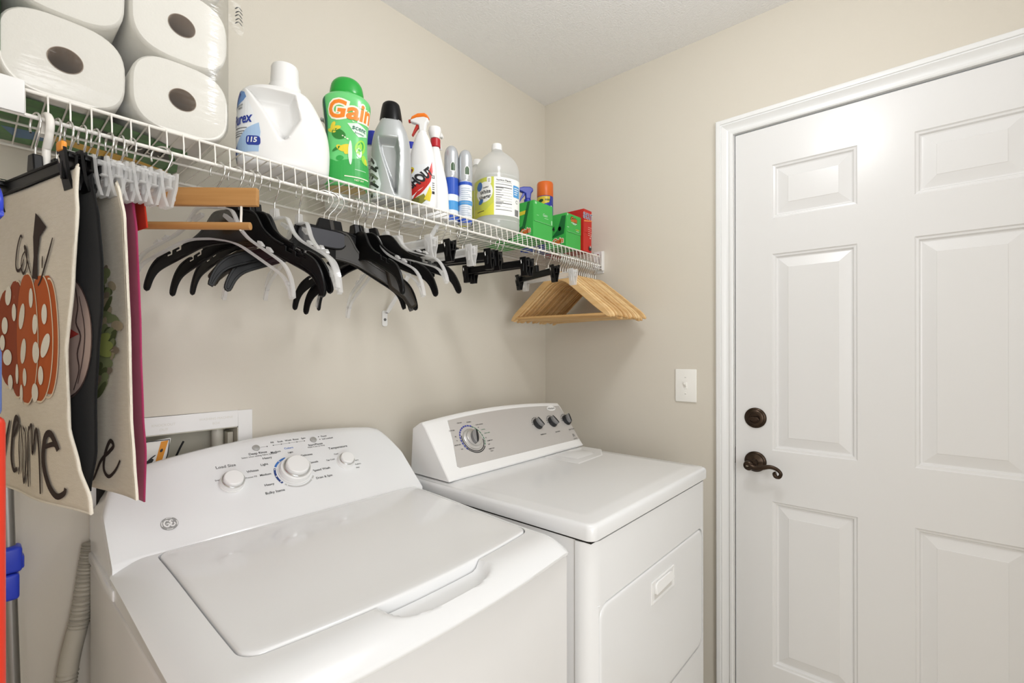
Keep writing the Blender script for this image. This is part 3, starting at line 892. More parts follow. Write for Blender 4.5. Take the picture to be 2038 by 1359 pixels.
for x, f, st in ((-.391, .395, 'TEMPERATURE'), (-.303, .385, 'END SIGNAL'), (-.212, .372, 'PUSH TO START')):
    pr.flat(text(st, .0042, 0, 0, .012, 0, .85), duv(x, f, .002), None, 0)
for x, f in ((-.391, .625), (-.303, .610), (-.212, .592)):
    for a in range(70, 190, 20): pr.flat(ring2(0, 0, .0255, .0285, a, a + 11, 4), duv(x, f, .002), None, 0)
for i, w in enumerate((.012, .006)): pr.flat(ribbon([(-.006, w - .004), (0, w + .002), (.006, w - .004)], .0016, 3), duv(-.222, .19, .002), None, 0)
pr.flat(text('ACCUDRY', .0036, 0, -.006, .012), duv(-.222, .19, .002), None, 0)
pr.build('panel_print', [M_ink, mat('dial_blue', '#3c469c', .5), mat('dial_green', '#3c7a5c', .5)], panel, smooth=0)
pr = MB()
pr.flat(ell(0, 0, .027, .0115, 40), duv(-.262, .915, .0018), None, 0)
pr.flat(text('Whirlpool', .0078, 0, 0, .012, .2, .9), duv(-.262, .915, .0024), None, 1)
pr.build('maker_badge', [M_white, M_grey], panel, smooth=0)

# corrugated drain hose down the wall left of the washer
hs = MB()
hp = spline([(-1.598, -.030, .90), (-1.605, -.031, .85), (-1.617, -.033, .76), (-1.636, -.036, .66), (-1.647, -.038, .52), (-1.650, -.038, .36), (-1.648, -.038, .20), (-1.648, -.038, .09)], 44)
rr = []
for i, p in enumerate(hp):
    z = p[2]
    rr.append(.0165 if .655 < z < .735 or .46 < z < .52 else (.0158 + .0020 * sin(i * 2.4)))
hs.tube(hp, rr, 18)
tag(hs.build('drain_hose', mat('hose_grey', '#b3aea2', .5), None, smooth=75), 'grey corrugated drain hose running down the wall left of the washer', 'hose')
# ------------------------------------------------------------------ things standing on the shelf
ZT = 1.6998
class Surf:
    """a bottle body: stations (z, half width, half depth[, x shift]) smoothed, superellipse section n, turned by rot degrees"""
    def __init__(s, c, st, n=2.0, rot=0.0, dent=None, k=5):
        s.c = c; s.n = n; s.rot = radians(rot); s.dent = dent
        st = [tuple(q) + (0.0,) * (4 - len(q)) for q in st]
        s.st = spline(st, k)
        s.z0 = s.st[0][0]; s.z1 = s.st[-1][0]
    def ab(s, z):
        st = s.st
        if z <= st[0][0]: return st[0][1:]
        for i in range(len(st) - 1):
            if st[i][0] <= z <= st[i + 1][0] and st[i + 1][0] > st[i][0]:
                t = (z - st[i][0]) / (st[i + 1][0] - st[i][0])
                return tuple(st[i][j] + (st[i + 1][j] - st[i][j]) * t for j in (1, 2, 3))
        return st[-1][1:]
    def P(s, th, z, off=0.0, ab=None):
        a, b, sh = ab or s.ab(z)
        ct, sn = cos(th), sin(th)
        e = 2.0 / s.n
        x = (a + off) * (abs(ct) ** e) * (1 if ct >= 0 else -1)
        y = (b + off) * (abs(sn) ** e) * (1 if sn >= 0 else -1)
        if s.dent: y *= 1 - s.dent(x, z)
        x += sh
        c, q = cos(s.rot), sin(s.rot)
        return (s.c[0] + x * c - y * q, s.c[1] + x * q + y * c, z)
    def mesh(s, mb=None, n=48, mi=0):
        mb = mb or MB()
        return mb.loft([[s.P(2 * pi * j / n, q[0], 0, q[1:]) for j in range(n)] for q in s.st], mi)
    def fn(s, deg, zc, off=.0007):
        """lay flat print on the body: u metres to the right of angle deg (local, -90 is the front), w metres up from zc"""
        t0 = radians(deg)
        def f(u, w):
            a, b, sh = s.ab(zc + w)
            return s.P(t0 + u / ((a + b) / 2), zc + w, off)
        return f
def base(c): return (c[0], c[1], ZT)

# --- paper towel pack
pk = thing('paper_towel_pack', (-1.583, -.15, ZT), 'large clear wrapped pack of white paper towel rolls at the left end of the shelf', 'paper towels')
M_paper = mat('paper_towel', '#f2f0ea', .9, bump=(300, .25))
M_core = mat('cardboard_core', '#a89788', .8)
M_film = film('clear_wrap', '#fbfbfa', .10, .16, .03, bump=(10, .8, (1, 1, 6)))
for i, cx in enumerate((-1.664, -1.503)):
    for j, cz in enumerate((1.769, 1.910, 2.051)):
        ha, hb = .0775, .0685
        def loop(s_, y, e=3.0): return [(cx + ha * s_ * (abs(cos(t)) ** (2 / e)) * (1 if cos(t) >= 0 else -1), y, cz + hb * s_ * (abs(sin(t)) ** (2 / e)) * (1 if sin(t) >= 0 else -1)) for t in [2 * pi * q / 40 for q in range(40)]]
        def circ(r, y): return [(cx + r * cos(t), y, cz + r * .92 * sin(t)) for t in [2 * pi * q / 40 for q in range(40)]]
        jit = .004 * ((i * 3 + j) % 3 - 1)
        yf = -.283 + jit
        m = MB().loft([circ(.0215, -.02), loop(.97, -.02), loop(1, -.028), loop(1, yf + .012), loop(.985, yf + .003), loop(.95, yf), circ(.030, yf + .0015), circ(.0222, yf + .0015), circ(.0222, yf + .01)], 0, False, False)
        r = m.build('roll', M_paper, pk, smooth=40)
        MB().loft([circ(.0221, yf + .0008), circ(.0212, yf + .0008), circ(.0205, yf + .004), circ(.0205, -.03)], 0, False, True).build('core', M_core, r, smooth=40)
def pkloop(y, ins):
    x0, x1, z0, z1 = -1.7445 + ins, -1.4225 - ins, ZT + ins, 2.122 - ins
    return [(u, y, w + .0 * ins) for u, w in rrect(x0, x1, z0, z1, .045, 6)]
rings = [pkloop(-.016, .03), pkloop(-.012, .004), pkloop(-.15, 0), pkloop(-.283, .002), pkloop(-.2905, .014), pkloop(-.2918, .05), pkloop(-.2915, .1)]
MB().loft(rings, 0, True, True).build('plastic_wrap', M_film, pk, smooth=60)
M_pg = mat('wrap_green', '#47863f', .3, vary=(18, .9, '#2f5f31', (1, 3, 1)))
M_py = mat('wrap_yellow', '#e3b43c', .3)
M_pk = mat('wrap_dark', '#2b2a24', .3)
M_pb = mat('wrap_blue', '#44709a', .3)
pb = MB()
und = lambda z: (lambda u, w: (u, w, z))
pb.flat(pol([(-1.742, -.255), (-1.70, -.262), (-1.64, -.258), (-1.60, -.262), (-1.545, -.24), (-1.50, -.215), (-1.478, -.215), (-1.47, -.19), (-1.49, -.17), (-1.47, -.12), (-1.46, -.07), (-1.47, -.02), (-1.742, -.02)]), und(ZT - .0003), .03, 0)
pb.flat(pol([(-1.67, -.115), (-1.60, -.100), (-1.53, -.088), (-1.475, -.06), (-1.467, -.03), (-1.53, -.028), (-1.60, -.060), (-1.665, -.085)]), und(ZT - .0006), .03, 1)
pb.flat(pol([(-1.62, -.215), (-1.56, -.19), (-1.50, -.175), (-1.485, -.125), (-1.53, -.130), (-1.60, -.165)]), und(ZT - .0006), .03, 2)
pb.flat(pol([(-1.56, -.196), (-1.53, -.19), (-1.515, -.172), (-1.55, -.178)]), und(ZT - .0008), None, 1)
pb.flat(pol([(-1.73, -.10), (-1.68, -.11), (-1.665, -.07), (-1.71, -.05)]), und(ZT - .0006), .03, 4)
pb.flat(pol([(-1.553, -.074), (-1.487, -.060), (-1.492, -.034), (-1.556, -.048)]), und(ZT - .0009), None, 3)
for i in range(4):
    for j, x in enumerate((-1.540, -1.520)):
        pb.flat(rect(x + i * .0105, x + i * .0105 + .007, -.066 + j * .011 + i * .002, -.061 + j * .011 + i * .002), und(ZT - .0012), None, 2)
for i in range(6):
    pb.flat(ribbon([(-1.607 + i * .019, -.186 + i * .007), (-1.602 + i * .019, -.176 + i * .007), (-1.598 + i * .019, -.190 + i * .007)], .003, 3), und(ZT - .0009), None, 3)
pb.build('printed_underside', [M_pg, M_py, M_pk, mat('wrap_white', '#e9e6da', .4), M_pb], pk, smooth=0)
sd = MB()
sd.grid(lambda a, c: (-1.7450 + .002 * sin(c * 9), -.265 + a * .24, ZT + .04 + c * .36), 8, 12)
sd.grid(lambda a, c: (-1.7450 + .009 * a ** 2 + .0, -.262 - .027 * a, ZT + .05 + c * .36), 6, 12)
sd.build('printed_side', M_pg, pk, smooth=0)
sd = MB()
for i in range(5): sd.flat(ribbon([(0, 0), (.006, .012), (.012, .002)], .002, 3), lambda u, w: (-1.4085 + u * 1.1 + .0010 * (i % 2), -.272, 1.968 + i * .0075 + w * .55), None, 0)
sd.build('side_lettering', M_ink, pk, smooth=0)
MB().grid(lambda a, c: (-1.425 + .030 * a + .004 * sin(c * 5), -.2715 + .003 * sin(a * 3 + c * 8), 1.955 + .060 * c - .006 * a), 6, 8).build('wrap_flap', M_film, pk, smooth=60)

# --- white detergent jug
c = (-1.292, -.2315)
def dent(x, z):
    t = (z - 1.750) / .115
    if t < 0 or t > 1.06: return 0.0
    l = -.008 - .058 * t; r = -.004 + .040 * min(1, t * 1.9)
    e = min((x - l) / .022, (r - x) / .015, t / .16, (1.04 - t) / .12)
    return .80 * sm(e)
S = Surf(c, [(ZT, .086, .046), (ZT + .004, .092, .052), (ZT + .02, .095, .056), (1.76, .096, .057), (1.80, .0930, .056, -.002), (1.83, .0860, .054, -.007), (1.852, .0790, .051, -.011), (1.868, .0710, .047, -.013), (1.879, .058, .040, -.009), (1.884, .038, .034, -.002), (1.886, .026, .026)], 2.7, -22, dent, 12)
t = thing('detergent_jug', base(c), 'big white detergent jug with blue label and white cap beside the paper towels', 'detergent jug')
S.mesh(None, 180).build('jug_body', M_white, t, smooth=60)
MB().lathe([(.0335, 1.880), (.0345, 1.884), (.0335, 1.898), (.0305, 1.900), (.0298, 1.915), (.0285, 1.942), (.0265, 1.946), (.001, 1.9465)], (c[0] + .001, c[1], 0), 'z', 40).build('cap', M_white, t, smooth=35)
lb = MB()
f0 = lambda off: S.fn(-138, 1.775, off)
M_lb = mat('label_pale_blue', '#a9c6e6', .35)
def lab(shape, off, mi, step=.008): lb.flat(shape, f0(off), step, mi)
lab(pol([(-.062, -.066), (.030, -.070), (.034, -.010), (.018, .040), (-.004, .080), (-.03, .088), (-.062, .088)]), .0005, 0)
lab(pol([(-.062, .045), (-.03, .050), (-.006, .060), (.002, .068), (-.006, .080), (-.030, .088), (-.062, .088)]), .0009, 1)
lab(pol([(-.062, .05), (-.036, .056), (-.016, .074), (-.030, .086), (-.062, .086)]), .0012, 2)
lab(pol([(-.062, -.052), (-.030, -.034), (.004, -.002), (.031, .012), (.034, -.008), (.030, -.050), (-.01, -.052), (-.036, -.060), (-.062, -.064)]), .0009, 4)
lab(pol([(-.062, -.060), (-.030, -.036), (-.03, -.050), (-.048, -.066), (-.062, -.068)]), .0012, 2)
lab(pol(rrect(.004, .034, -.037, -.017, .006, 3)), .0013, 2)
lab(text('115', .0105, .018, -.0255, .03, .15), .0017, 0)
lab(text('Purex', .0215, -.012, .020, .028, .28, .80, .12), .0014, 2, .006)
lab(text('HIGH EFF', .004, -.018, .049, .01, 0, 1, .1), .0014, 3)
lab(text('FRESH', .004, -.016, .043, .01, 0, 1, .1), .0014, 3)
for i, w in enumerate((.0, -.007, -.012, -.017)): lab(rect(-.038, .006 - i * .006, w - .0008, w + .0008), .0013, 5)
lab(pol(ring2(.022, -.054, .003, .0038)[0][0:2]), .0013, 5) if False else None
lb.build('label', [mat('label_white', '#eef1f3', .35), mat('label_mid_blue', '#6f97cf', .35), mat('label_blue', '#2a3f98', .35), M_ink, M_lb, M_grey], t, smooth=0)

# --- green scent booster bottle
c = (-1.146, -.2475)
S = Surf(c, [(ZT, .044, .032), (ZT + .003, .050, .037), (ZT + .015, .0535, .040), (1.745, .0525, .039), (1.795, .0490, .037), (1.84, .0500, .038), (1.88, .0545, .040), (1.905, .0570, .041), (1.917, .0550, .040), (1.925, .0470, .036), (1.929, .038, .032)], 2.3, -24, None, 6)
t = thing('scent_booster_bottle', base(c), 'green waisted scent booster bottle with a green dome cap and orange lettering', 'bottle')
M_gb = mat('bottle_green', '#6acb78', .25, coat=.3)
S.mesh(None, 64).build('bottle_body', M_gb, t, smooth=60)
MB().loft([[S.P(2 * pi * j / 48, ZT + .002, -.004)[:2] + (ZT - .0006,) for j in range(48)], [S.P(2 * pi * j / 48, ZT + .002, -.012)[:2] + (ZT - .0009,) for j in range(48)]], 0, False, True).build('bottle_base', mat('base_beige', '#c9b478', .4), t, smooth=40)
S2 = Surf(c, [(1.9255, .036, .031), (1.929, .0400, .0335), (1.940, .0400, .0335), (1.958, .036, .030), (1.970, .026, .022), (1.976, .012, .010), (1.977, .001, .001)], 2.1, -24, None, 5)
S2.mesh(None, 40).build('cap', mat('cap_green', '#22a13a', .25), t, smooth=60)
lb = MB()
fz = lambda off: S.fn(-92, 1.80, off)
def lab(shape, off, mi, step=.006): lb.flat(shape, fz(off), step, mi)
lab(pol([(-.066, .110), (-.054, .114), (-.047, .06), (-.049, .0), (-.046, -.04), (-.055, -.04), (-.062, .0), (-.060, .06)]), .0005, 3)
lab(pol([(-.064, .105), (-.060, .108), (-.056, .06), (-.058, .0), (-.060, .0), (-.062, .06)]), .0008, 7)
lab(pol([(-.047, -.092), (.060, -.092), (.060, -.045), (.02, -.03), (-.02, -.045), (-.047, -.035)]), .0005, 4)
lab(text('Gain', .0400, .010, .082, .10, .18, .92, .03), .0008, 1, .005)
lab(text('Gain', .0400, .010, .082, .03, .18, .92, .03), .0012, 2, .005)
lab(pol([(.0, .050), (.018, .055), (.044, .046), (.048, .030), (.02, .022), (.008, .034)]), .0007, 5)
lab(text('scent', .0115, .024, .043, .02, .1, .95, -.08), .0011, 3, .004)
lab(text('booster', .0050, .024, .031, .01, .1, 1, -.1), .0011, 3, .004)
for cu, cw, ru, rw, ro, mi in ((-.018, .022, .016, .012, -.4, 9), (-.030, .042, .010, .005, 1.0, 6), (-.022, .036, .011, .005, .3, 6), (-.034, .030, .012, .0045, -.3, 6), (-.004, -.008, .012, .006, .5, 6), (-.012, -.012, .011, .006, -.6, 6), (.000, -.016, .010, .005, 1.2, 6),
                               (-.022, -.014, .011, .0035, .6, 9), (-.014, -.036, .008, .006, .3, 4), (.026, -.002, .020, .013, 1.2, 8), (.026, .000, .013, .008, 1.2, 4), (.036, -.030, .012, .008, 1.9, 8), (.042, -.034, .008, .005, 1.9, 6), (.022, -.016, .007, .012, 0, 5)):
    lab(ell(cu, cw, ru, rw, 20, ro), .0008 + .00008 * (cu + .04) * 10, mi, .006)
lab(ell(.004, -.02, .003, .030, 16), .0016, 5, .006)
for i in range(3): lab(ell(-.008 + i * .004, .018 - i * .003, .0016, .0016, 8), .0017, 1, None)
lab(rect(-.005, .050, -.080, -.0775), .0009, 1); lab(rect(.012, .040, -.060, -.0590), .0009, 5)
lab(text('NET WT', .0040, .022, -.0855, .01), .0012, 1)
lb.build('label', [M_gb, mat('label_cream', '#f6efdc', .35), mat('label_orange', '#f0862a', .35), mat('label_teal', '#15634f', .35), mat('label_green', '#35a44c', .35), mat('label_pale', '#d9f0dd', .35), mat('label_yellow', '#e3cf3c', .35), mat('label_black', '#1b2b23', .35), mat('label_lime', '#9ad84a', .35), mat('label_leaf', '#2f7d34', .35)], t, smooth=0)

# --- grey softener bottle with black cap and handle
c = (-1.009, -.2375)
def dent(x, z):
    t = (z - 1.712) / .158
    if t < 0 or t > 1.02: return 0.0
    cx = .012 - .022 * t
    hw_ = .004 + .022 * min(1, t * 1.35)
    e = min((hw_ - abs(x - cx)) / .009, t / .15, (1.01 - t) / .12)
    return .78 * sm(e)
S = Surf(c, [(ZT, .046, .030), (ZT + .004, .052, .036), (ZT + .02, .055, .038), (1.77, .0540, .038), (1.82, .0525, .037), (1.86, .050, .036), (1.89, .043, .034), (1.91, .034, .030), (1.922, .028, .027), (1.925, .024, .024)], 2.4, -32, dent, 11)
t = thing('softener_bottle', base(c), 'silver-grey laundry bottle with black ribbed cap and moulded handle', 'bottle')
S.mesh(None, 170).build('bottle_body', mat('pearl_grey_plastic', '#b6b9ba', .28, .25), t, smooth=60)
m = MB()
rings = []
for r, z in ((.0300, 1.919), (.0302, 1.925), (.0280, 1.940), (.0250, 1.958), (.0225, 1.968), (.019, 1.9715), (.001, 1.972)):
    rings.append([(c[0] + (r - (.0009 if j % 2 and r > .02 else 0)) * cos(2 * pi * j / 48), c[1] + (r - (.0009 if j % 2 and r > .02 else 0)) * sin(2 * pi * j / 48), z) for j in range(48)])
m.loft(rings).build('cap', M_black, t, smooth=50)
lb = MB()
fz = lambda off: S.fn(-148, 1.76, off)
lb.flat(pol([(-.030, -.058), (.020, -.058), (.026, -.02), (.010, .040), (-.012, .060), (-.030, .066)]), fz(.0005), .008, 0)
for i, (a_, b_) in enumerate((((-.03, .03), (.014, .012)), ((-.028, .01), (.018, -.008)), ((-.03, -.014), (.02, -.03)), ((-.028, -.03), (.0, -.05)), ((-.022, .05), (.004, .034)))):
    lb.flat(ribbon([a_, ((a_[0] + b_[0]) / 2, (a_[1] + b_[1]) / 2 + .006), b_], .007, 5), fz(.001), .008, 1 + i % 2)
for i in range(7): lb.flat(ell(-.006 + .02 * sin(i * 2.3), -.03 + .012 * i - .02, .006, .004, 12, i), fz(.0013), .006, 2 if i % 2 else 1)
lb.build('label', [mat('label_white', '#eef1f3', .35), mat('label_charcoal', '#3b413a', .35), mat('label_sage', '#7f8a74', .35)], t, smooth=0)

# --- two white bottles with blue caps at the wall
for (cx, cy, a_, capz, lbl) in ((-.986, -.112, .040, 1.900, 'white bottle with blue ribbed cap behind the silver-grey bottle, near the green one'), (-.846, -.110, .036, 1.935, 'white bottle with flat blue cap between the silver-grey bottle and the spray bottles')):
    c = (cx, cy)
    S = Surf(c, [(ZT, a_ * .9, .03), (ZT + .006, a_, .034), (1.80, a_, .034), (capz - .055, a_ * .92, .032), (capz - .02, a_ * .6, .024), (capz - .006, .020, .018), (capz, .019, .018)], 2.3, -30, None, 6)
    t = thing('blue_capped_bottle', base(c), lbl, 'bottle')
    S.mesh(None, 48).build('bottle_body', M_white, t, smooth=60)
    m = MB(); rings = []
    rc = .0235 if capz < 1.92 else .019
    hc = .038 if capz < 1.92 else .020
    for r, z in ((rc, capz - .003), (rc, capz + .004), (rc * .94, capz + hc * .8), (rc * .85, capz + hc), (.001, capz + hc)):
        rings.append([(cx + (r - .0008 * (j % 2)) * cos(2 * pi * j / 40), cy + (r - .0008 * (j % 2)) * sin(2 * pi * j / 40), z) for j in range(40)])
    m.loft(rings).build('cap', mat('cap_blue', '#2738b4', .3), t, smooth=45)
    lb = MB(); fz = S.fn(-128, 1.78, .0006)
    for i in range(9): lb.flat(pol([(-.03, -.05 + i * .012), (.03, -.03 + i * .012), (.03, -.028 + i * .012), (-.03, -.048 + i * .012)]), fz, .008, 1)
    lb.flat(ell(-.006, -.004, .010, .012, 24), S.fn(-128, 1.78, .0012), .006, 0)
    lb.build('label', [mat('label_blue', '#2a3f98', .35), mat('label_silver', '#b9bcc2', .35)], t, smooth=0)

def trigger_head(t, c, z, rot, mats, sc=1.0):
    """spray trigger: nozzle towards local -u; collar, shroud, trigger and nozzle are parts"""
    mC, mH, mT = mats
    cr, sr = cos(radians(rot)), sin(radians(rot))
    fn = lambda u, w, d: (c[0] + u * sc * cr - d * sc * sr, c[1] + u * sc * sr + d * sc * cr, z + w * sc)
    MB().loft([[fn(r * cos(a), h, r * sin(a)) for a in [2 * pi * j / 24 for j in range(24)]] for r, h in ((.0135, 0), (.0142, .002), (.0142, .016), (.011, .018))]).build('collar', mC, t, smooth=40)
    prof = [(-.040, .050), (-.038, .060), (-.018, .066), (.010, .0665), (.021, .060), (.022, .050), (.014, .042), (.011, .017), (-.009, .017), (-.010, .038), (-.022, .044)]
    MB().prism(prof, lambda u, w, d: fn(u, w, d), -.010, .010).build('spray_head', mH, t, smooth=30, bevel=(.004 * sc, 3))
    tp = [(-.012, .042), (-.020, .041), (-.027, .026), (-.036, .006), (-.033, .004), (-.021, .022), (-.012, .032)]
    MB().prism(tp, lambda u, w, d: fn(u, w, d), -.006, .006).build('trigger', mT, t, smooth=30, bevel=(.0015, 2))
    MB().loft([[fn(h, .0555 + r * cos(a), r * sin(a)) for a in [2 * pi * j / 16 for j in range(16)]] for r, h in ((.0055, -.036), (.0060, -.046), (.0035, -.047))]).build('nozzle', mT, t, smooth=40)

# --- stain remover spray, orange topped
c = (-.910, -.2475)
S = Surf(c, [(ZT, .037, .020), (ZT + .004, .042, .025), (1.73, .0430, .026), (1.79, .0420, .025), (1.85, .036, .023), (1.89, .026, .020), (1.915, .016, .015), (1.922, .012, .012)], 2.6, -62, None, 6)
t = thing('stain_spray_bottle', base(c), 'white stain remover spray bottle with orange top and red stripe label', 'spray bottle')
S.mesh(None, 56).build('bottle_body', M_white, t, smooth=60)
trigger_head(t, c, 1.912, -55, (M_white, M_white, mat('trigger_red', '#b93225', .35)), .86)
fnx = lambda u, w, d: (c[0] + u * cos(radians(-55)) - d * sin(radians(-55)), c[1] + u * sin(radians(-55)) + d * cos(radians(-55)), w)
MB().prism([(-.034, 1.959), (-.030, 1.970), (-.012, 1.978), (.008, 1.978), (.018, 1.971), (.020, 1.962), (.004, 1.966), (-.014, 1.965)], fnx, -.0102, .0102).build('top_cap', mat('cap_orange', '#ef7d22', .35), t, smooth=30, bevel=(.004, 3))
lb = MB()
fz = lambda off: S.fn(-82, 1.775, off)
def lab(shape, off, mi, step=.006): lb.flat(shape, fz(off), step, mi)
lab(pol([(-.036, -.062), (.024, -.062), (.028, .0), (.020, .05), (-.036, .05)]), .0005, 0)
lab(pol([(-.036, -.030), (.010, .012), (.028, .058), (.030, .03), (.022, .0), (-.014, -.050), (-.036, -.056)]), .0009, 1)
lab(pol([(-.036, -.05), (-.012, -.034), (.004, -.014), (-.004, -.022), (-.016, -.048)]), .0012, 0)
lab(ell(-.026, .034, .014, .010, 20, .5), .0009, 5); lab(ell(-.026, .032, .011, .006, 20, .5), .0012, 3); lab(ell(-.028, .026, .008, .007, 16), .0014, 2)
lab(pol([(-.036, -.062), (-.012, -.046), (.004, -.034), (.012, -.050), (.0, -.062)]), .0013, 4)
lab(pol([(.004, -.050), (.020, -.012), (.026, -.030), (.020, -.056)]), .0014, 5)
lab(text('SHOUT', .0230, -.001, .012, .05, .18, .56, .72), .0016, 6, .005)
for i in range(3): lab(rect(-.028, -.004, -.056 + i * .004, -.0545 + i * .004), .0017, 6)
lb.flat(text('23', .009, .0, 0, .02), S.fn(-28, 1.79, .0008), None, 6); lb.flat(pol(rrect(-.005, .005, -.004, .004, .001, 2)), S.fn(-28, 1.745, .0008), None, 6)
for i in range(4): lb.flat(rect(-.0045, .0045, .008 + i * .006, .0105 + i * .006), S.fn(-28, 1.745, .0008), None, 7)
lb.build('label', [mat('label_white', '#eef1f3', .35), mat('label_red', '#c8322b', .35), mat('label_navy', '#26265e', .35), mat('label_maroon', '#7b2b3a', .35), mat('label_olive', '#8a8a3a', .35), mat('label_yellow', '#e3cf3c', .35), M_ink, M_grey], t, smooth=0)

# --- plain white spray bottle with red collar
c = (-.826, -.204)
S = Surf(c, [(ZT, .036, .020), (ZT + .004, .041, .024), (1.73, .0415, .0245), (1.80, .037, .0235), (1.86, .025, .019), (1.905, .0150, .0140), (1.92, .012, .012)], 2.4, -38, None, 6)
t = thing('red_collar_spray_bottle', base(c), 'plain white spray bottle with red collar, between orange-topped spray and silver cans', 'spray bottle')
S.mesh(None, 48).build('bottle_body', M_white, t, smooth=60)
M_red = mat('collar_red', '#b5222c', .35)
trigger_head(t, c, 1.920, 200, (M_red, M_white, M_white), .9)
MB().lathe([(.0152, 1.9215), (.0156, 1.924), (.0150, 1.946), (.012, 1.948)], (c[0], c[1], 0), 'z', 28).build('red_sleeve', M_red, t, smooth=40)
MB().lathe([(.013, 1.947), (.0175, 1.957), (.0200, 1.970), (.0180, 1.979), (.001, 1.981)], (c[0] - .004, c[1] - .002, 0), 'z', 28).build('head_knob', M_white, t, smooth=50)

# --- two silver capped air freshener cans
for k, (c, lbl) in enumerate((((-.770, -.214), 'silver-capped air freshener can with solid blue band, next to the red-collared spray bottle'), ((-.733, -.238), 'silver-capped air freshener can with pale blue and white label, beside the vinegar jugs'))):
    t = thing('air_freshener_can', base(c), lbl, 'spray can', 'air freshener cans')
    dz = 0 if k == 0 else -.008
    m = MB().lathe([(.0195, ZT), (.0215, ZT + .003), (.0215, 1.835 + dz), (.0200, 1.842 + dz)], (*c, 0), 'z', 32)
    m.build('can', mat('can_white', '#e8edf3', .3), t, smooth=45)
    S = Surf(c, [(ZT, .0217, .0217), (1.84, .0217, .0217)], 2)
    S2 = Surf(c, [(1.838 + dz, .0190, .0190), (1.842 + dz, .0222, .0222), (1.88 + dz, .0222, .0222), (1.915 + dz, .0215, .0215), (1.932 + dz, .016, .016), (1.940 + dz, .008, .008), (1.941 + dz, .001, .001)], 2, 0, None, 6)
    S2.mesh(None, 36).build('cap', mat('cap_silver', '#c3c7cb', .25, .45), t, smooth=60)
    S2.rot = 0
    o = MB()
    o.flat(pol([(-.0062, -.014), (.0062, -.014), (.0062, .004), (.004, .0095), (0, .0115), (-.004, .0095), (-.0062, .004)]), S2.fn(-118, 1.872 + dz, .0005), .004, 0)
    o.flat(pol([(-.0078, -.016), (.0078, -.016), (.0078, .005), (.005, .011), (0, .0132), (-.005, .011), (-.0078, .005)]), S2.fn(-118, 1.872 + dz, .0002), .004, 1)
    o.build('nozzle_window', [mat('window_green', '#2a4a22', .3), M_white], t, smooth=0)
    lb = MB()
    if k == 0:
        lb.flat(rect(-.05, .05, .05, .102), S.fn(-120, 1.735, .0004), .006, 0); lb.flat(rect(-.05, .05, .002, .030), S.fn(-120, 1.735, .0004), .006, 1)
        lb.flat(rect(-.05, .05, -.03, -.01), S.fn(-120, 1.735, .0004), .006, 0)
    else:
        lb.flat(rect(-.05, .05, .083, .093), S.fn(-120, 1.735, .0004), .006, 0)
        lb.flat(rect(-.05, .05, .020, .034), S.fn(-120, 1.735, .0004), .006, 1)
        lb.flat(rect(-.05, .05, -.036, -.022), S.fn(-120, 1.735, .0004), .006, 0)
        for i in range(14): lb.flat(rect(-.018, .016 - .006 * (i % 3), -.012 + i * .0064, -.0105 + i * .0064), S.fn(-120, 1.735, .0008), .006, 2)
    lb.build('label', [mat('label_royal', '#2b53b5', .35), mat('label_sky', '#4d9ad6', .35), mat('label_grey', '#9fb0c0', .35)], t, smooth=0)

